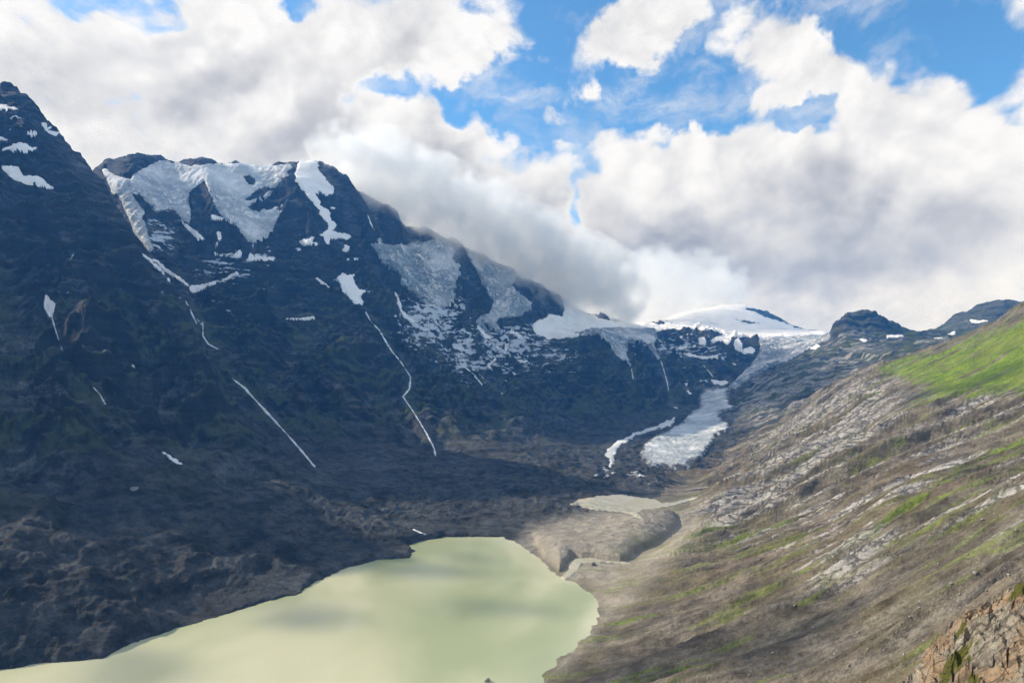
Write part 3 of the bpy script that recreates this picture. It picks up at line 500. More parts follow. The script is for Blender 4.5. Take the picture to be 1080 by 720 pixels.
def grey(v): return (v, v, v, 1)
def terrain_mat(name, hill):
    m, nt = newmat(name); b = NB(nt)
    pos = b.node('ShaderNodeNewGeometry').outputs['Position']
    grs, pal, snd, flk = b.attr('cover'); veg, red, wet, olv = b.attr('tint')
    # streak space of the hillside
    mp = b.node('ShaderNodeMapping', vector_type='TEXTURE'); b.l.new(pos, mp.inputs[0]); mp.inputs['Rotation'].default_value = (0, 0, math.atan2(hd[1], hd[0]))
    mp.inputs['Scale'].default_value = (7, 1, 1)
    st = mp.outputs[0]
    nb = b.noise(pos, .006, 8, .6); nm = b.noise(pos, .035, 8, .62); nf = b.noise(pos, .22, 6, .65)
    ns = b.noise(st, .035, 8, .65)
    if hill:
        rock = b.mix(b.ss(nm, .3, .7), (.098,.081,.060,1), (.215,.184,.140,1))
        rock = b.mix(b.math('MULTIPLY', red, .3), rock, (.20,.140,.095,1))
        rock = b.mulc(rock, b.mix(b.ss(ns, .28, .68), grey(.48), grey(1.30)))
    else:
        rock = b.mix(b.ss(nm, .3, .7), (.020,.023,.024,1), (.078,.079,.077,1))
        rock = b.mix(b.math('MULTIPLY', red, .15), rock, (.062,.052,.045,1))
        rock = b.mix(b.math('MULTIPLY', wet, .5), rock, (.014,.017,.020,1))
        gul, clf, ledge, _a = b.attr('form')
        rock = b.mix(b.math('MULTIPLY', gul, b.ss(nm, .35, .62, .1, .9)), rock, (.150,.152,.148,1))
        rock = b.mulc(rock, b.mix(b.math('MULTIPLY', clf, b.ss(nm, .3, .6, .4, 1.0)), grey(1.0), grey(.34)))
        rock = b.mix(b.math('MULTIPLY', ledge, b.ss(nf, .35, .6, .2, .9)), rock, (.105,.115,.080,1))
    if not hill:
        mp4 = b.node('ShaderNodeMapping'); b.l.new(pos, mp4.inputs[0]); mp4.inputs['Scale'].default_value = (.10, .10, 1.0); mp4.inputs['Rotation'].default_value = (.16, -.12, 0)
        strat = b.noise(mp4.outputs[0], .055, 7, .66)
        rock = b.mulc(rock, b.mix(b.ss(strat, .32, .66), grey(.55), grey(1.45)))
    rock = b.mulc(rock, b.mix(b.ss(nf, .25, .75), grey(.72 if hill else .58), grey(1.22 if hill else 1.38)))
    vegc = b.mix(nm, (.040,.056,.020,1), (.078,.098,.036,1))
    c = b.mix(b.math('MULTIPLY', veg, b.ss(nf, .25, .6, .35, .9)), rock, vegc)
    sand = b.mix(b.ss(nm, .3, .7), (.30,.262,.208,1), (.47,.415,.33,1)); sand = b.mulc(sand, b.mix(nf, grey(.78), grey(1.18)))
    c = b.mix(b.math('MULTIPLY', snd, .85), c, sand)
    olc = b.mix(nf, (.105,.090,.035,1), (.185,.155,.058,1))
    c = b.mix(b.math('MULTIPLY', olv, b.ss(nm, .3, .7, .1, .5)), c, olc)
    slab = b.mix(b.ss(ns, .3, .7), (.27,.25,.23,1), (.54,.50,.455,1)); slab = b.mulc(slab, b.mix(b.ss(nf, .3, .7), grey(.72), grey(1.18)))
    ckv = b.voro(b.vmath('ADD', st, b.vmath('SCALE', b.comb(nm, nf, nm), scale=14.0)), .075, 'DISTANCE_TO_EDGE')
    ck = b.ss(ckv, .10, .015); slab = b.mulc(slab, b.mix(ck, grey(1.0), grey(.38)))
    c = b.mix(pal, c, slab)
    gr = b.mix(b.ss(nm, .3, .7), (.095,.155,.012,1), (.205,.285,.022,1)); gr = b.mulc(gr, b.mix(b.ss(nf, .3, .7), grey(.7), grey(1.25)))
    gr = b.mix(b.ss(nb, .45, .7, 0, .5), gr, (.17,.165,.045,1))
    c = b.mix(b.math('MULTIPLY', grs, b.ss(nf, .28, .5, .55, 1.0)), c, gr)
    if hill:
        sp_ = b.noise(pos, .75, 5, .8); c = b.mulc(c, b.mix(b.ss(sp_, .34, .64), grey(.74), grey(1.16)))
    # snow flecks caught on ledges
    mp2 = b.node('ShaderNodeMapping'); b.l.new(pos, mp2.inputs[0]); mp2.inputs['Scale'].default_value = (.6, .6, 1.7)
    fl = b.math('ADD', b.noise(mp2.outputs[0], .022, 8, .68), b.math('MULTIPLY', flk, .26))
    c = b.mix(b.math('MULTIPLY', b.ss(fl, .70, .745), b.ss(flk, .05, .2)), c, (.62,.65,.70,1))
    if hill:
        # scattered pale stones
        vs = b.voro(pos, .30); c = b.mix(b.math('MULTIPLY', b.ss(vs, .16, .11), b.math('MULTIPLY', b.ss(nm, .45, .6), .8)), c, (.36,.34,.31,1))
    hgt = b.math('ADD', b.math('MULTIPLY', nm, 10.0), b.math('MULTIPLY', nf, 3.0))
    if not hill: hgt = b.math('ADD', hgt, b.math('MULTIPLY', strat, 9.0))
    if hill: hgt = b.math('ADD', hgt, b.math('MULTIPLY', ns, 9.0)); hgt = b.math('SUBTRACT', hgt, b.math('MULTIPLY', b.math('MULTIPLY', ck, pal), 2.5))
    hgt = b.math('ADD', hgt, b.math('MULTIPLY', b.noise(pos, 1.3, 4, .6), .4))
    nrm = b.bump(hgt, .75 if hill else .9, 1.0)
    b.principled(c, .92, nrm, .2)
    return m
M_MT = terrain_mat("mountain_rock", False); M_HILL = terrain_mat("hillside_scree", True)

def snow_mat(name, c0, c1, ice=0.0, dirt=0.0, fade=1.0):
    m, nt = newmat(name); b = NB(nt)
    pos = b.node('ShaderNodeNewGeometry').outputs['Position']
    n1 = b.noise(pos, .008, 8, .62); n2 = b.noise(pos, .05, 8, .66)
    c = b.mix(b.ss(n1, .35, .62), c0, c1)
    n0 = b.node('ShaderNodeTexNoise'); b.l.new(pos, n0.inputs['Vector']); n0.inputs['Scale'].default_value = .006; n0.inputs['Detail'].default_value = 4
    warp = b.vmath('ADD', pos, b.vmath('SCALE', b.vmath('SUBTRACT', n0.outputs['Color'], (.5,.5,.5)), scale=260.0))
    h = b.math('MULTIPLY', n2, 4.0)
    if ice > 0:
        mp3 = b.node('ShaderNodeMapping'); b.l.new(warp, mp3.inputs[0]); mp3.inputs['Scale'].default_value = (.55, .9, 1.7)
        na = b.noise(mp3.outputs[0], .040, 6, .68); nb_ = b.noise(mp3.outputs[0], .012, 7, .62)
        zone_ = b.ss(b.noise(pos, .0035, 5, .55), .38, .56)
        c = b.mix(b.math('MULTIPLY', zone_, b.math('MULTIPLY', b.ss(nb_, .40, .60), ice*.95)), c, (.34,.42,.475,1))
        cre = b.math('MAXIMUM', b.ss(b.math('ABSOLUTE', b.math('SUBTRACT', na, .5)), .050, .008), b.math('MULTIPLY', b.ss(b.math('ABSOLUTE', b.math('SUBTRACT', nb_, .5)), .026, .004), .9))
        amt = b.math('MULTIPLY', cre, b.math('MULTIPLY_ADD', zone_, .75, .25))
        c = b.mix(b.math('MULTIPLY', amt, ice), c, (.13,.19,.235,1))
        h = b.math('SUBTRACT', h, b.math('MULTIPLY', amt, 14.0*ice))
    if dirt > 0:
        c = b.mix(b.math('MULTIPLY', b.ss(n1, .48, .72), dirt), c, (.22,.21,.20,1))
    e = b.node('ShaderNodeAttribute'); e.attribute_name = 'edge'
    ef = b.math('ADD', b.math('DIVIDE', e.outputs['Fac'], fade), b.math('MULTIPLY', b.math('SUBTRACT', b.noise(pos, .03, 8, .7), .5), 2.4))
    c = b.mix(b.ss(ef, .55, .05), c, (.085,.088,.092,1))
    b.principled(c, .75, b.bump(h, .9, 1.0), .3)
    return m
M_SNOW = snow_mat("old_snow", (.76,.73,.73,1), (.92,.89,.88,1), 0, .10, 1.0)
M_FIRN = snow_mat("crevassed_firn", (.64,.66,.70,1), (.93,.91,.90,1), .36, .05, 1.1)  # blue-grey first tone paints broad snow shading into the colour
M_STRIP = snow_mat("dirty_ice_strip", (.62,.65,.67,1), (.88,.88,.88,1), .2, .15, 1.6)
M_ICE = snow_mat("broken_ice", (.66,.67,.69,1), (.91,.88,.87,1), .85, .08, 1.6)
M_TONG = snow_mat("glacier_tongue_ice", (.56,.60,.63,1), (.86,.87,.87,1), .36, .20, 8.0)
m, nt = newmat("white_water"); b = NB(nt); p_ = b.node('ShaderNodeNewGeometry').outputs['Position']
b.principled(b.mix(b.ss(b.noise(p_, .07, 6, .7), .30, .55), (.16,.17,.18,1), (.78,.80,.82,1)), .4); M_FALL = m

# ---------------------------------------------------------------- mesh helpers
def mesh_obj(name, co, quads, mat, smooth=True):
    me = bpy.data.meshes.new(name); n = len(co); f = len(quads); k = quads.shape[1]
    me.vertices.add(n); me.vertices.foreach_set('co', np.ascontiguousarray(co, np.float32).ravel())
    me.loops.add(f*k); me.loops.foreach_set('vertex_index', np.ascontiguousarray(quads, np.int32).ravel())
    me.polygons.add(f); me.polygons.foreach_set('loop_start', np.arange(0, f*k, k, dtype=np.int32)); me.polygons.foreach_set('loop_total', np.full(f, k, np.int32))
    me.polygons.foreach_set('use_smooth', np.full(f, smooth, bool))
    me.update(calc_edges=True); me.materials.append(mat)
    o = bpy.data.objects.new(name, me); COL.objects.link(o); return o
def tagit(o, label=None, cat=None, group=None, kind=None):
    if label: o['label'] = label
    if cat: o['category'] = cat
    if group: o['group'] = group
    if kind: o['kind'] = kind
    return o
idx = np.arange(NR*NC).reshape(NR, NC)
QD = np.stack([idx[:-1,:-1], idx[:-1,1:], idx[1:,1:], idx[1:,:-1]], -1).reshape(-1,4)
CO = np.stack([X, Y, Z], -1).reshape(-1,3).astype(np.float32)
NRM = np.stack([NX, NY, NZ], -1).reshape(-1,3).astype(np.float32)
COV = np.stack([GRASS, PALE, SAND, FLK], -1).reshape(-1,4).astype(np.float32)
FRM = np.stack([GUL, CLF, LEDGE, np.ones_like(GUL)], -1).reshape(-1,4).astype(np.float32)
TIN = np.stack([VEG, RED, WET, OLIVE], -1).reshape(-1,4).astype(np.float32)
def submesh(name, fm, mat, co=CO, attrs=True):
    q = QD[fm]; used, inv = np.unique(q, return_inverse=True); q = inv.reshape(-1,4)
    o = mesh_obj(name, co[used], q, mat)
    if attrs:
        for an, arr in (('cover', COV), ('tint', TIN), ('form', FRM)):
            a = o.data.attributes.new(an, 'FLOAT_COLOR', 'POINT'); a.data.foreach_set('color', np.ascontiguousarray(arr[used]).ravel())
    return o
fl = LAB.reshape(-1)[QD[:,0]]
rid = {n:k for k,(n,_) in enumerate(REG)}
def fsel(*names): return np.isin(fl, [rid[n] for n in names])
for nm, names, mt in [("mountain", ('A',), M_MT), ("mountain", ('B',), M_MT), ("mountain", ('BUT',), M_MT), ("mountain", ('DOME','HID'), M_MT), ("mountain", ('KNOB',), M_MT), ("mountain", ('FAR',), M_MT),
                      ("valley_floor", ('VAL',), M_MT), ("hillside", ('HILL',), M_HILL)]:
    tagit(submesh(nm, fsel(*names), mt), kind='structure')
print('terrain meshes', time.time()-T0)

# ---------------------------------------------------------------- draped patches: snow, ice, water
PXf, PYf, Yf, VISf = PX.reshape(-1), PY.reshape(-1), Y.reshape(-1), VIS.reshape(-1)
VIS2 = visible(t, .03).reshape(-1)
def patch(name, label, cat, poly=None, holes=(), line=None, width=2.0, mat=None, dr=(0,1e9), thick=5.0, group=None, ragged=1.0, kind=None, lift=0.0, bumpy=0.0, one=True):
    pts = poly if poly is not None else line
    xs = [p[0] for p in pts]; ys = [p[1] for p in pts]; mg = 4 + width
    sel = np.where((PXf > min(xs)-mg) & (PXf < max(xs)+mg) & (PYf > min(ys)-mg) & (PYf < max(ys)+mg) & VIS2 & (Yf > dr[0]) & (Yf < dr[1]))[0]
    if line is not None:            # follow the bed of the stream, also where a bump hides it
        sel = np.where((PXf > min(xs)-mg) & (PXf < max(xs)+mg) & (PYf > min(ys)-mg) & (PYf < max(ys)+mg) & (Yf > dr[0]) & (Yf < dr[1]))[0]
        dense = [(x0+(x1-x0)*k/12, y0+(y1-y0)*k/12) for (x0,y0),(x1,y1) in zip(line[:-1], line[1:]) for k in range(13)]
        dy_ = np.array([surf(*q_)[0][1] for q_ in dense]); dy_ = np.array([np.median(dy_[max(0,k-9):k+10]) for k in range(len(dy_))]); dq = np.array(dense)
        nr = np.argmin((PXf[sel][:,None]-dq[None,:,0])**2 + (PYf[sel][:,None]-dq[None,:,1])**2, axis=1)
        sel = sel[np.abs(Yf[sel]/dy_[nr]-1) < .085]
    if len(sel) < 4: print('EMPTY patch', label); return None
    px, py = PXf[sel].astype(float), PYf[sel].astype(float)
    if poly is not None:
        sd = sdpoly(px, py, poly)
        for hh in holes: sd = np.minimum(sd, -sdpoly(px, py, hh))
    else:
        wv = width*.34*(1 + .6*pn(px/6, py/6, 3))*(.85+.6*pn(px/26+2, py/26, 4)) + .10; sd = wv - seg_dist(px, py, line, False)
    sd = sd + ragged*(1.3*pn(px/6.0, py/3.5, 1) + .9*pn(px/3.4, py/2.2, 2))
    full = np.full(NR*NC, -99.0, np.float32); full[sel] = sd
    lo = -1.6
    ok4 = full > lo
    # candidate faces near selection only
    r = sel // NC; c = sel % NC
    fr = np.unique(np.concatenate([np.clip(r,0,NR-2)*(NC-1)+np.clip(c,0,NC-2), np.clip(r-1,0,NR-2)*(NC-1)+np.clip(c-1,0,NC-2)]))
    q = QD[fr]; q = q[ok4[q].all(1) & (full[q].max(1) > 0)]
    if len(q) == 0: print('EMPTY patch', label); return None
    used, inv = np.unique(q, return_inverse=True); q4 = inv.reshape(-1,4); cl_ = np.arange(len(used))
    while True:                       # keep the largest connected piece
        mn = cl_[q4].min(1); new = cl_.copy()
        for k4 in range(4): np.minimum.at(new, q4[:,k4], mn)
        new = new[new]
        if (new == cl_).all(): break
        cl_ = new
    fc = cl_[q4[:,0]]; ids, cn = np.unique(fc, return_counts=True); main = cn.max()/cn.sum()
    if len(ids) > 1:
        if main < .8: print('pieces', label, len(ids), round(float(main),2))
        if one or main > .8: q = q[fc == ids[cn.argmax()]]; used, inv = np.unique(q, return_inverse=True)
    s = full[used]; mpx = Yf[used]/F
    off = np.clip(s*mpx*.9, -2.0*mpx, thick) + lift
    if bumpy: 
        off = off + np.clip(s/4,0,1)*bumpy*ridged(CO[used,0]/38, CO[used,1]/70, 4, .55, seed=7)*.8
    nn = NRM[used].copy(); nn[:,2] += .6; nn /= np.linalg.norm(nn, axis=1)[:,None]
    o = mesh_obj(name, CO[used] + nn*off[:,None], inv.reshape(-1,4), mat)
    ea = o.data.attributes.new('edge', 'FLOAT', 'POINT'); ea.data.foreach_set('value', np.clip(s, 0, 30).astype(np.float32))
    return tagit(o, label, cat, group, kind)

ice = [("glacier","broad white hanging glacier with rock islands below the flat left-centre summit ridge","glacier",ICE_B,ICE_B_H,M_FIRN,(2800,4300),7,5),
 ("snow_gully","long white snow gully falling from the cloud-touched peak","snow gully",ICE_C,[],M_SNOW,(3200,4400),5,0),
 ("icefall","grey crevassed icefall filling the hollow between two dark rock ribs","icefall",ICE_D,[],M_ICE,(3500,5000),8,12),
 ("icefall","steep broken icefall right of the dark rock rib, rising into the cloud","icefall",ICE_F,ICE_F_H,M_ICE,(3700,5400),8,12),
 ("snowfield","smooth snow slope around small dark rocks at the left end of the snowy saddle","snowfield",ICE_G,[],M_SNOW,(4400,6000),6,0),
 ("glacier","wide flat white ice plateau across the valley head below the cloud","glacier",PLAT,PLAT_H,M_SNOW,(4400,7500),8,0),
 ("snow_dome","rounded far snow dome with a dark rock crest under the cloud","snow dome",PLAT,PLAT_H,M_SNOW,(7350,9200),10,0),
 ("icefall","blue-grey ice lobe hanging over the dark rock prow with two pointed tongues","icefall",LOBE,[],M_ICE,(4400,7000),13,9),
 ("icefall","pale blue ramp of ice narrowing down from the plateau beside the dark knob","icefall",RAMP,[],M_ICE,(4200,7300),13,9),
 ("glacier_tongue","pale glacier tongue lying on the valley floor above the lake","glacier tongue",TONG,[],M_TONG,(1900,4700),8,3),
 ("ice_strip","thin curved strip of white ice beside the glacier tongue","ice strip",SIDE,[],M_STRIP,(1900,4200),4,2)]
for nm, lb, ct_, P, Hs, mt, dr, th, bp in ice:
    patch(nm, lb, ct_, poly=P, holes=Hs, mat=mt, dr=dr, thick=th, bumpy=bp)

for P, lb, gr in sp:
    patch("snow_patch", lb, "snow patch", poly=P, mat=M_SNOW, thick=4, group=gr, ragged=.75, dr=(1200,7000))
for L, w, lb, gr in ws:
    patch("stream" if 'stream' in lb else "waterfall", lb, "stream" if 'stream' in lb else "waterfall", line=L, width=w, mat=M_FALL, thick=2.5, group=gr, ragged=.22, dr=(900,6500))
print('patches', time.time()-T0)

# ---------------------------------------------------------------- lake, pool, outflow
m, nt = newmat("glacier_milk_water"); b = NB(nt); pos = b.node('ShaderNodeNewGeometry').outputs['Position']
mpl = b.node('ShaderNodeMapping'); b.l.new(pos, mpl.inputs[0]); mpl.inputs['Rotation'].default_value = (0,0,.5); mpl.inputs['Scale'].default_value = (1.0,.55,1)
n1 = b.noise(mpl.outputs[0], .0042, 3, .45, .6)
sxyz = b.node('ShaderNodeSeparateXYZ'); b.l.new(pos, sxyz.inputs[0])
far = b.ss(sxyz.outputs[1], 900, 1350)
c = b.mix(b.ss(n1, .35, .65), (.35,.39,.205,1), (.61,.59,.385,1))  # pale patches: sediment tone and bright sky reflection, both put into the colour
h = b.math('ADD', b.math('MULTIPLY', b.noise(pos, .45, 5, .7), .14), b.math('MULTIPLY', b.noise(pos, .06, 3, .5), .25))
b.principled(c, .07, b.bump(h, .22, 1.0), .5, IOR=1.36); M_LAKE = m
me = bpy.data.meshes.new("lake"); P = [(-1800,300),(500,300),(500,1500),(-1800,1500)]
me.from_pydata([(x,y,0) for x,y in P], [], [(0,1,2,3)]); me.materials.append(M_LAKE)
lake = bpy.data.objects.new("lake", me); COL.objects.link(lake); tagit(lake, kind='structure')
m, nt = newmat("silt_water"); b = NB(nt); pos = b.node('ShaderNodeNewGeometry').outputs['Position']
b.principled(b.mix(b.noise(pos, .02, 4, .5), (.40,.36,.245,1), (.52,.47,.34,1)), .25, None, .5); M_SILT = m
POOL = G(560,500,5,(200,160),(260,130),(350,115),(480,105),(560,120),(650,130),(690,150),(760,145),(850,120),(890,115),(860,135),(760,160),(660,180),(590,185),(560,200),(600,235),(560,232),(520,205),(440,195),(330,190),(250,165))
patch("meltwater_pool", None, None, poly=POOL, mat=M_SILT, thick=1.5, ragged=.6, kind='structure', dr=(1200,2600))
OUTF = G(560,500,5,(0,460),(40,480),(75,530),(130,548),(160,540),(200,505),(195,470),(240,445),(320,440),(400,455),(500,462),(520,470),(400,465),(320,465),(270,470),(250,500),(210,540),(165,565),(200,580),(250,590),(140,600),(60,575),(0,560))
patch("outflow_stream", None, None, poly=OUTF, mat=M_SILT, thick=1.2, ragged=.5, kind='structure', dr=(800,1500), lift=.5)

# ---------------------------------------------------------------- foreground rock
OC = [(940,726,30),(960,704,29.6),(990,673,29),(1012,661,28.6),(1035,641,28),(1060,623,27.5),(1080,608,27),(1150,565,26),(1230,520,25),
 (930,790,30.5),(960,760,31),(990,735,31),(1035,715,31),(1080,690,31),(1150,650,31),(1240,620,31),(900,1100,34),(1000,1100,36),(1150,1000,36),(1250,900,36),
 (985,705,27),(1020,690,26.2),(1050,665,25.8),(1080,645,25),(1010,725,25),(1050,705,24),(1080,690,23),(1000,790,23),(1060,770,21.5),(1120,740,20.5),(1120,680,22.5),(1200,640,22),(1200,760,19),
 (950,900,22),(1050,950,19),(1150,950,17),(1250,950,16),(900,1000,26),(860,1200,28),(900,1400,18),(1050,1500,14),(1250,1500,13)]
OC = np.array(OC, float)
ou, ov = (OC[:,0]-CX)/F*3.0, np.log(OC[:,2])*3.0
ow = rbf_fit(ou, ov, (HY-OC[:,1])/F, 2e-3)
oU = np.linspace(.545, 1.0, 520); oD = np.linspace(14.5, 35, 620)
qU, qD = np.meshgrid(oU, oD)
ot = rbf_eval(ou, ov, ow, qU*3.0, np.log(qD)*3.0)
oX = qU*qD; oY = qD; oZ = CAMZ + ot*qD
cd = np.array([(1080-CX)/F*27-(960-CX)/F*29.6, 27-29.6]); cd /= np.linalg.norm(cd)
E1 = Vector((3.1, -2.6, 4.9)).normalized(); E2 = E1.cross(Vector((-.55, -.8, .2))).normalized(); E3 = E1.cross(E2)     # strata rise with the crest
a_ = oX*E1[0] + oY*E1[1] + oZ*E1[2]; c_ = oX*E2[0] + oY*E2[1] + oZ*E2[2]
wq = .35*fbm(a_/2.5, c_/2.5, 4, .55, seed=201)
l1 = ridged((c_+wq)/1.5, a_/6.5, 5, .55, seed=202)-1; l2 = ridged((c_+wq)/.42, (a_+wq)/1.7, 5, .55, seed=203)-1; l3 = fbm(oX/.5, oY/.5, 5, .6, seed=204)
q_ = (c_+2.2*wq)/.9; st_ = (sstep(.35,.65,q_-np.floor(q_)) - (q_-np.floor(q_)))*.42
crackm = sstep(.10, .0, np.abs(fbm((c_+wq)/1.1, a_/4.5, 4, .55, seed=205)))
oZ = oZ + .42*l1 + .20*l2 + .10*l3 + .55*st_ - .28*crackm
ok = oX[:-1,:-1] > -1e9
oi = np.arange(oX.size).reshape(oX.shape); oq = np.stack([oi[:-1,:-1], oi[:-1,1:], oi[1:,1:], oi[1:,:-1]], -1).reshape(-1,4)
m, nt = newmat("lichened_gneiss"); b = NB(nt); pos = b.node('ShaderNodeNewGeometry').outputs['Position']
crk, lic, mos, toz = b.attr('rock')
nA_ = b.noise(pos, 1.3, 8, .62); nF = b.noise(pos, 7.0, 7, .65); nG = b.noise(pos, 28.0, 5, .6)
c = b.mix(b.ss(nA_, .3, .7), (.38,.315,.24,1), (.63,.55,.43,1)); c = b.mulc(c, b.mix(b.ss(nF, .25, .75), grey(.62), grey(1.2)))
nW = b.node('ShaderNodeTexNoise'); b.l.new(pos, nW.inputs['Vector']); nW.inputs['Scale'].default_value = 1.1; nW.inputs['Detail'].default_value = 5
po = b.comb(b.math('MULTIPLY', b.vmath('DOT_PRODUCT', pos, tuple(E1)), .11), b.vmath('DOT_PRODUCT', pos, tuple(E2)), b.math('MULTIPLY', b.vmath('DOT_PRODUCT', pos, tuple(E3)), .6))
po = b.vmath('ADD', po, b.vmath('SCALE', nW.outputs['Color'], scale=.55))
ck1 = b.ss(b.voro(po, 1.5, 'DISTANCE_TO_EDGE'), .055, .008); ck2 = b.ss(b.voro(po, 4.0, 'DISTANCE_TO_EDGE'), .06, .01)
lay = b.noise(po, 5.0, 8, .68)
c = b.mulc(c, b.mix(b.ss(lay, .3, .68), grey(.55), grey(1.3)))
c = b.mix(b.math('MULTIPLY', lic, b.ss(nF, .35, .62, .25, .95)), c, b.mix(nG, (.46,.255,.12,1), (.62,.42,.25,1)))
ckk = b.math('MAXIMUM', b.math('MULTIPLY', ck1, .62), b.math('MULTIPLY', ck2, .22))
c = b.mix(b.math('MAXIMUM', b.math('MULTIPLY', crk, .8), ckk), c, (.045,.04,.036,1))
c = b.mix(b.math('MULTIPLY', mos, b.ss(nG, .3, .5, .6, 1)), c, b.mix(nF, (.075,.085,.012,1), (.17,.165,.03,1)))
hh = b.math('SUBTRACT', b.math('ADD', b.math('ADD', b.math('MULTIPLY', nF, .22), b.math('MULTIPLY', lay, .35)), b.math('MULTIPLY', nG, .05)), b.math('MULTIPLY', ckk, .12))
b.principled(c, .9, b.bump(hh, .9, 1.0), .25); M_GN = m
oco = np.stack([oX, oY, oZ], -1).reshape(-1,3)
orock = mesh_obj("rock_outcrop", oco, oq, M_GN)
opx = CX + F*qU; opy = HY - F*(oZ-CAMZ)/oY
def ob(cx_, cy_, rx, ry, ang):
    c1, s1_ = math.cos(rad(ang)), math.sin(rad(ang)); dx, dy = opx-cx_, opy-cy_
    return np.exp(-(((dx*c1+dy*s1_)/rx)**2 + ((-dx*s1_+dy*c1)/ry)**2))
lic_ = np.clip(sstep(-.05,.45, .30+fbm((c_+wq)/1.4, a_/3.2, 5, .6, seed=206) + .6*ob(1055,708,35,14,-38) + .5*ob(995,678,30,8,-42) + .3*ob(1065,640,20,8,-38) - .12), 0, 1)
mos_ = np.clip(sstep(.35,.6, .9*ob(1008,696,28,9,-42) + 1.0*ob(1076,621,12,9,-40) + .8*ob(1028,716,9,9,0) + .6*ob(1015,664,16,5,-40)+ .5*fbm(oX/.5,oY/.5,4,.6,seed=207)), 0, 1)
ra = orock.data.attributes.new('rock', 'FLOAT_COLOR', 'POINT'); ra.data.foreach_set('color', np.stack([np.clip(crackm*.8+sstep(.25,.6,-l2)*.35,0,1), lic_, mos_, np.ones_like(lic_)], -1).reshape(-1,4).astype(np.float32).ravel())
tagit(orock, "layered pale rock outcrop with orange lichen and moss in the near right corner", "rock outcrop")

# boulders lying on the hillside and shore
rng = np.random.default_rng(4)
def boulder(px, py, size_px, label, group=None, seed=0, mat=None):
    p, r_, c2 = surf(px, py); sz = size_px*p[1]/F
    bm_n = 14; th = np.linspace(0, np.pi, bm_n); ph = np.linspace(0, 2*np.pi, 20, endpoint=False)
    T_, P_ = np.meshgrid(th, ph, indexing='ij'); d = np.stack([np.sin(T_)*np.cos(P_), np.sin(T_)*np.sin(P_), np.cos(T_)], -1).reshape(-1,3)
    rg = np.random.default_rng(seed); rr = np.full(len(d), 1.0)
    for _ in range(11):             # faceted: cut the ball by random planes
        nrm_ = rg.normal(size=3); nrm_ /= np.linalg.norm(nrm_); k = rg.uniform(.55, .85); dn = d@nrm_
        rr = np.where(dn > 1e-3, np.minimum(rr, k/np.maximum(dn, 1e-3)), rr)
    v = d*rr[:,None]*np.array([rg.uniform(.8,1.2), rg.uniform(.7,1.1), rg.uniform(.6,.85)])*sz*.6
    ii = np.arange(bm_n*20).reshape(bm_n, 20); jj = np.roll(ii, -1, 1)
    qf = np.stack([ii[:-1], ii[1:], jj[1:], jj[:-1]], -1).reshape(-1,4)
    o = mesh_obj("boulder", v, qf, mat or M_BOUL, smooth=False); o.location = (p[0], p[1], p[2]+sz*.18); o.rotation_euler = (0,0,rg.uniform(0,6))
    return tagit(o, label, "boulder", group)
m, nt = newmat("boulder_stone"); b = NB(nt); pos = b.node('ShaderNodeNewGeometry').outputs['Position']
b.principled(b.mix(b.noise(pos, .9, 6, .6), (.20,.18,.16,1), (.46,.43,.39,1)), .9, b.bump(b.noise(pos, 2.5, 5, .6), .6, .4), .2); M_BOUL = m
m, nt = newmat("dark_stone"); b = NB(nt); pos = b.node('ShaderNodeNewGeometry').outputs['Position']
b.principled(b.mix(b.noise(pos, .9, 6, .6), (.06,.055,.05,1), (.14,.12,.10,1)), .9, b.bump(b.noise(pos, 2.5, 5, .6), .6, .4), .2); M_DKB = m
boulder(142, 517, 7, "pale block of rock alone on the dark scree of the front slope", seed=1)
boulder(626, 596, 5.5, "dark pointed boulder beside the outflow stream", seed=2, mat=M_DKB)
boulder(618, 539, 4.5, "dark boulder on the gravel terrace near the meltwater pool", seed=3, mat=M_DKB)
for k,(px,py,sz_) in enumerate([(1028,608,3.2),(1003,615,2.2),(1064,607,2.6),(970,641,2.0),(1012,627,1.8),(953,690,2.2),(975,676,2.6),(938,712,1.8),(971,634,1.8),(1040,624,2.0),(905,668,2.0),(880,690,2.2),(858,662,1.7),(920,640,1.7),(990,595,1.9),(1020,585,1.8),(1055,590,1.9),(868,600,1.8),(838,640,1.8),(815,690,2.2),(790,712,1.8),(750,668,1.8),(1072,560,2.2),(1036,548,1.8),(960,655,1.8),(895,705,2.3)]):
    boulder(px, py, sz_*1.35, "small pale boulder scattered on the brown scree of the right hillside", "small boulders on the right hillside", seed=10+k)
# stone tip in the near lake
p = np.array(toplane((514,718))); 
o = boulder(560, 640, 5, "brown stone tip sticking out of the lake at the lower picture edge", seed=60, mat=M_BOUL); o.location = (p[0], p[1], .6); o.scale = (.8,.8,1.5)

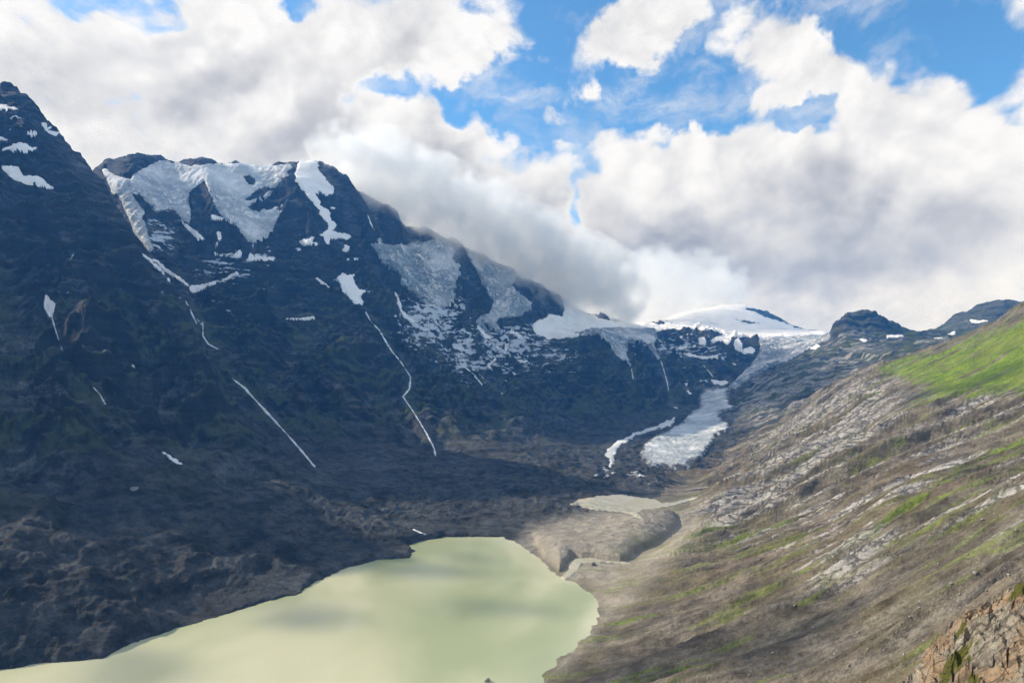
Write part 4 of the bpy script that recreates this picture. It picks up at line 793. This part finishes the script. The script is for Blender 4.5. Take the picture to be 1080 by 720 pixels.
# ---------------------------------------------------------------- cloud lying on the ridge
def cloud(name, label, balls, dens, col, seed, fine=.0035):
    """soft cloud: density from overlapping balls, eaten away by noise, in a lumpy hull"""
    P_ = np.array([((px-CX)/F*d, d, CAMZ+(HY-py)/F*d) for px,py,d,r in balls]); R_ = np.array([r*d/F for px,py,d,r in balls])
    m, nt = newmat(name+"_vapour"); b = NB(nt); pos = b.node('ShaderNodeNewGeometry').outputs['Position']
    wn = b.node('ShaderNodeTexNoise'); b.l.new(pos, wn.inputs['Vector']); wn.inputs['Scale'].default_value = fine*.6; wn.inputs['Detail'].default_value = 2
    pw = b.vmath('ADD', pos, b.vmath('SCALE', b.vmath('SUBTRACT', wn.outputs['Color'], (.5,.5,.5)), scale=260))
    f = None
    for k in range(len(P_)-1):          # distance to the spine of the bank
        A_, B_ = P_[k], P_[k+1]; AB = B_-A_
        q = b.vmath('SUBTRACT', pw, tuple(A_)); tt = b.math('MULTIPLY', b.vmath('DOT_PRODUCT', q, tuple(AB/float(AB@AB))), 1.0, clamp=True)
        d_ = b.vmath('LENGTH', b.vmath('SUBTRACT', q, b.vmath('SCALE', tuple(AB), scale=tt)))
        v = b.math('SUBTRACT', 1.0, b.math('DIVIDE', d_, b.math('MULTIPLY_ADD', tt, float(R_[k+1]-R_[k]), float(R_[k]))))
        f = v if f is None else b.math('MAXIMUM', f, v)
    n = b.noise(pos, fine, 4, .62)
    dn = b.math('MULTIPLY', b.math('MULTIPLY', b.ss(f, .0, .22), dens), b.ss(b.math('ADD', f, b.math('MULTIPLY', b.math('SUBTRACT', n, .50), 3.1)), .04, .66))
    pv = b.node('ShaderNodeVolumePrincipled'); pv.inputs['Color'].default_value = col; b.l.new(dn, pv.inputs['Density']); pv.inputs['Anisotropy'].default_value = .35
    pv.inputs['Absorption Color'].default_value = (1,1,1,1)
    o_ = b.node('ShaderNodeOutputMaterial'); b.l.new(pv.outputs[0], o_.inputs['Volume'])
    # hull
    import bmesh
    bm = bmesh.new()
    for c3, r3 in zip(P_, R_):
        from mathutils import Matrix
        pass
    for k in range(len(P_)-1):
        for w_ in np.linspace(0, 1, 6):
            bmesh.ops.create_icosphere(bm, subdivisions=2, radius=float(R_[k]*(1-w_)+R_[k+1]*w_), matrix=Matrix.Translation(tuple(P_[k]*(1-w_)+P_[k+1]*w_)))
    me = bpy.data.meshes.new(name); bm.to_mesh(me); bm.free(); me.materials.append(m)
    o = bpy.data.objects.new(name, me); COL.objects.link(o)
    rm = o.modifiers.new("hull", 'REMESH'); rm.mode = 'VOXEL'; rm.voxel_size = float(R_.min())*.25
    dgp = bpy.context.evaluated_depsgraph_get(); me2 = bpy.data.meshes.new_from_object(o.evaluated_get(dgp)); o.modifiers.clear(); o.data = me2
    if not me2.materials: me2.materials.append(m)
    return tagit(o, label, "cloud")
def shade_clouds(bl):
    import bmesh
    from mathutils import Matrix
    m, nt = newmat("cloud_cover_vapour"); b = NB(nt); pos = b.node('ShaderNodeNewGeometry').outputs['Position']
    wn = b.node('ShaderNodeTexNoise'); b.l.new(pos, wn.inputs['Vector']); wn.inputs['Scale'].default_value = .006; wn.inputs['Detail'].default_value = 3
    pw = b.vmath('ADD', pos, b.vmath('SCALE', b.vmath('SUBTRACT', wn.outputs['Color'], (.5,.5,.5)), scale=190))
    f = None; bm = bmesh.new()
    for x, y, z, r in bl:
        v = b.ss(b.math('DIVIDE', b.vmath('LENGTH', b.vmath('SUBTRACT', pw, (x,y,z))), r), 1.0, .45)
        f = v if f is None else b.math('MAXIMUM', f, v)
        bmesh.ops.create_icosphere(bm, subdivisions=3, radius=r*1.15, matrix=Matrix.Translation((x,y,z)))
    pv = b.node('ShaderNodeVolumePrincipled'); pv.inputs['Color'].default_value = (1,1,1,1); b.l.new(b.math('MULTIPLY', f, .014), pv.inputs['Density']); pv.inputs['Absorption Color'].default_value = (1,1,1,1); pv.inputs['Anisotropy'].default_value = .5
    o_ = b.node('ShaderNodeOutputMaterial'); b.l.new(pv.outputs[0], o_.inputs['Volume'])
    me = bpy.data.meshes.new("cloud_cover"); bm.to_mesh(me); bm.free(); me.materials.append(m)
    o = bpy.data.objects.new("cloud_cover", me); COL.objects.link(o); return tagit(o, kind='stuff')
if CLOUDS:
    cloud("cloud", "grey cloud bank draped along the summit ridge, hiding its crest", [(338,150,3950,20),(372,160,3980,40),(415,188,4250,54),(470,222,4500,58),(530,252,4900,62),(585,282,5250,58),(640,306,5900,52)], .0068, (1,1,1,1), 1, .0055)
    cloud("cloud", "low pale cloud resting on the far snow dome", [(655,306,7400,46),(710,298,7900,50),(765,300,8300,34)], .0022, (1,1,1,1), 2)

# unseen cloud added towards the sun to shade patches of the slope and lake
if CLOUDS:
    bl = []
    for (px, py, dep, r) in [(1075,420,1350,90),(1010,430,1500,55),(850,690,560,80),(720,715,620,80),(455,610,1090,75),(520,640,900,50),(330,650,880,70),(140,705,710,60),(500,585,1190,45)]:
        gx_, gy_, gz_ = (px-CX)/F*dep, dep, CAMZ+(HY-py)/F*dep
        L_ = ((2700 if dep < 2500 else 4200)-gz_)/sdir.z; bl.append((gx_+sdir.x*L_, gy_+sdir.y*L_, gz_+sdir.z*L_, r))
    shade_clouds(bl)
# ---------------------------------------------------------------- world
w = bpy.data.worlds.new("World"); S.world = w; w.use_nodes = True
nt = w.node_tree; nt.nodes.clear(); b = NB(nt)
sky = b.node('ShaderNodeTexSky', sky_type='NISHITA'); sky.sun_disc = False; sky.sun_elevation = SUN_EL; sky.sun_rotation = SUN_AZ
sky.altitude = 2400; sky.air_density = 1.0; sky.dust_density = .6; sky.ozone_density = 1.6
skyc = b.vmath('SCALE', sky.outputs[0], scale=.15)
D = b.node('ShaderNodeTexCoord').outputs['Generated']
sx = b.node('ShaderNodeSeparateXYZ'); b.l.new(D, sx.inputs[0])
yy = b.math('MAXIMUM', sx.outputs[1], .12)
gxp = b.math('DIVIDE', sx.outputs[0], yy); gzp = b.math('DIVIDE', sx.outputs[2], yy)
front = b.ss(sx.outputs[1], .15, .4)
gwn = b.node('ShaderNodeTexNoise'); b.l.new(D, gwn.inputs['Vector']); gwn.inputs['Scale'].default_value = 7.0; gwn.inputs['Detail'].default_value = 5; gwn.inputs['Roughness'].default_value = .58
GP = b.vmath('ADD', b.comb(gxp, gzp, 0.0), b.vmath('MULTIPLY', b.vmath('SUBTRACT', gwn.outputs['Color'], (.5,.5,.5)), (.26,.22,0)))
def wblob(px, py, rx, ry, ang=0):
    v = b.vmath('SUBTRACT', GP, ((px-CX)/F, (HY-py)/F, 0))
    n = b.node('ShaderNodeVectorRotate', rotation_type='Z_AXIS'); b.l.new(v, n.inputs['Vector']); n.inputs['Angle'].default_value = rad(ang)
    v = b.vmath('MULTIPLY', n.outputs[0], (F/rx, F/ry, 0)); 
    return b.ss(b.vmath('LENGTH', v), 1.0, 0.0)
def bsum(L):
    s_ = None
    for (px, py, rx, ry, ang, wgt) in L:
        v = b.math('MULTIPLY', wblob(px, py, rx, ry, ang), wgt)
        s_ = v if s_ is None else b.math('ADD', s_, v)
    return b.math('MULTIPLY', s_, front)
cov = bsum([(690,95,120,50,-8,-.30),(625,80,60,70,0,-.22),(990,30,170,66,10,-.36),(1060,95,90,40,15,-.22),(600,10,45,60,20,-.24),(604,225,22,75,0,-.20),(400,92,60,34,0,-.34),(475,112,60,30,0,-.36),(555,100,55,40,0,-.32),
  (835,130,60,40,0,-.28),(930,150,50,25,0,-.10),(880,20,40,60,0,-.20),(165,18,60,25,0,-.17),(310,14,60,25,0,-.22),(500,5,50,25,0,-.14),(735,60,28,40,0,-.2),(830,312,14,8,0,-.2),
  (670,20,95,55,0,.46),(820,50,60,85,-10,.34),(900,105,130,40,25,.34),(600,102,40,28,0,.30),(760,170,120,60,0,.36),(980,200,190,100,12,.36),(650,210,120,90,0,.16),(780,270,340,140,0,.34),(470,60,110,50,0,.24),(200,100,300,150,0,.34),(430,210,220,130,0,.36),(130,50,330,120,0,.16),(450,40,190,60,0,.10),(930,230,260,140,0,.12),(300,330,560,170,0,.45),(760,330,420,110,0,.40),(690,118,150,26,-6,-.20),(640,60,36,60,20,-.16),(1000,330,200,60,0,.3)])
NSC = (1.0, 1.0, 1.2)
def cloudn(off, det):
    v = b.vmath('ADD', b.vmath('MULTIPLY', D, NSC), off)
    n1_ = b.node('ShaderNodeTexNoise'); b.l.new(v, n1_.inputs['Vector']); n1_.inputs['Scale'].default_value = 4.0; n1_.inputs['Detail'].default_value = 3
    v2 = b.vmath('ADD', v, b.vmath('SCALE', b.vmath('SUBTRACT', n1_.outputs['Color'], (.5,.5,.5)), scale=.16))
    fine = b.noise(v2, 4.2, det, .62)
    bil = None                        # folded noise: rounded heads with creases between them
    for sc_, am_ in ((9.0, 1.0), (21.0, .55), (46.0, .32)):
        q = b.math('MULTIPLY', b.math('ABSOLUTE', b.math('SUBTRACT', b.noise(v2, sc_, 0, .5), .5)), am_)
        bil = q if bil is None else b.math('ADD', bil, q)
    return b.math('ADD', b.math('MULTIPLY', b.math('SUBTRACT', fine, .5), 1.15), b.math('MULTIPLY', b.math('SUBTRACT', bil, .17), .42))
nA = cloudn((0.37, .11, 0.0), 11); nB = cloudn((0.37+.020, .11, -.030), 8)
dA = b.math('ADD', b.math('ADD', nA, b.math('MULTIPLY', cov, .85)), .045)
alpha = b.ss(dA, -.02, .17)
rel = b.math('SUBTRACT', nA, nB)
thick = b.ss(dA, .08, .40)
gr_ = bsum([(250,80,130,34,-25,.20),(340,120,150,44,-38,.42),(450,185,170,60,-38,.62),(540,240,130,60,-32,.60),(580,285,90,55,-30,.35),(725,262,140,70,0,.46),(690,300,130,46,0,.40),(860,220,120,70,10,.26),(1000,240,190,80,12,.36),(890,290,190,44,0,.26),(120,45,190,44,-18,.26),(190,110,160,40,-15,.22),(660,10,60,20,0,.1),(40,60,90,40,0,.08)])
lowf = b.noise(D, 3.2, 7, .56)
grm = b.math('MULTIPLY', b.math('MULTIPLY', gr_, thick), b.ss(lowf, .25, .70, .95, 1.35))
shade = b.math('SUBTRACT', b.math('ADD', .90, b.math('MULTIPLY', rel, 1.05)), grm)
shade = b.math('SUBTRACT', shade, b.math('MULTIPLY', b.ss(lowf, .42, .70), b.math('MULTIPLY', thick, .20)))
shade = b.math('MAXIMUM', b.math('MINIMUM', shade, 1.05), .25)
cc = b.mix(b.ss(shade, .25, .98, smooth=False), (.35,.355,.375,1), (1.0,.99,.975,1))
warm = bsum([(620,270,120,60,0,.8),(700,300,160,40,0,.7),(900,320,220,50,0,.5)])
cc = b.mix(b.math('MULTIPLY', warm, .30), cc, (.82,.76,.71,1))
skyc = b.vmath('MULTIPLY', skyc, (.88, 1.42, 1.62))
hz = b.ss(sx.outputs[2], .0, .35)
skyc = b.mix(b.math('MULTIPLY', b.math('SUBTRACT', 1.0, hz), .35), skyc, (.55,.74,.92,1))
veil = b.noise(b.vmath('MULTIPLY', b.vmath('ADD', D, b.vmath('SCALE', gwn.outputs['Color'], scale=.12)), (1.6, 1.0, 3.4)), 3.2, 9, .64)
alpha = b.math('MAXIMUM', b.math('MULTIPLY', alpha, .985), b.math('MULTIPLY', b.ss(veil, .46, .70), .62))
final = b.mix(alpha, skyc, cc)
bg = b.node('ShaderNodeBackground'); b.put(bg.inputs[0], final); bg.inputs[1].default_value = 1.0
wo = b.node('ShaderNodeOutputWorld'); b.l.new(bg.outputs[0], wo.inputs[0])

# ---------------------------------------------------------------- air
HAZE = True
if HAZE:
    m, nt = newmat("thin_blue_air"); b = NB(nt)
    pv = b.node('ShaderNodeVolumePrincipled'); pv.inputs['Color'].default_value = (.07,.36,1.0,1); pv.inputs['Density'].default_value = 4.5e-5; pv.inputs['Anisotropy'].default_value = .1
    pv.inputs['Absorption Color'].default_value = (1,1,1,1)
    o_ = b.node('ShaderNodeOutputMaterial'); b.l.new(pv.outputs[0], o_.inputs['Volume'])
    x0,x1,y0,y1,z0,z1 = -31000,18000,-300,12700,-40,1950
    vs = [(x,y,z) for x in (x0,x1) for y in (y0,y1) for z in (z0,z1)]
    fs = [(0,1,3,2),(4,6,7,5),(0,4,5,1),(2,3,7,6),(0,2,6,4),(1,5,7,3)]
    me = bpy.data.meshes.new("haze"); me.from_pydata(vs, [], fs); me.materials.append(m)
    ho = bpy.data.objects.new("haze", me); COL.objects.link(ho); tagit(ho, kind='stuff')

# ---------------------------------------------------------------- render settings
S.view_settings.view_transform = 'Standard'; S.view_settings.look = 'None'; S.view_settings.exposure = 0; S.view_settings.gamma = 1
S.render.engine = 'CYCLES'
cy = S.cycles; cy.use_denoising = True; cy.use_adaptive_sampling = False
cy.denoising_prefilter = 'FAST'
try: cy.denoiser = 'OPENIMAGEDENOISE'
except Exception: pass
cy.max_bounces = 5; cy.diffuse_bounces = 2; cy.glossy_bounces = 2; cy.transmission_bounces = 2; cy.volume_bounces = 3; cy.transparent_max_bounces = 6
cy.volume_step_rate = 0.35; cy.volume_max_steps = 256; cy.sample_clamp_indirect = 4
print('done', time.time()-T0)
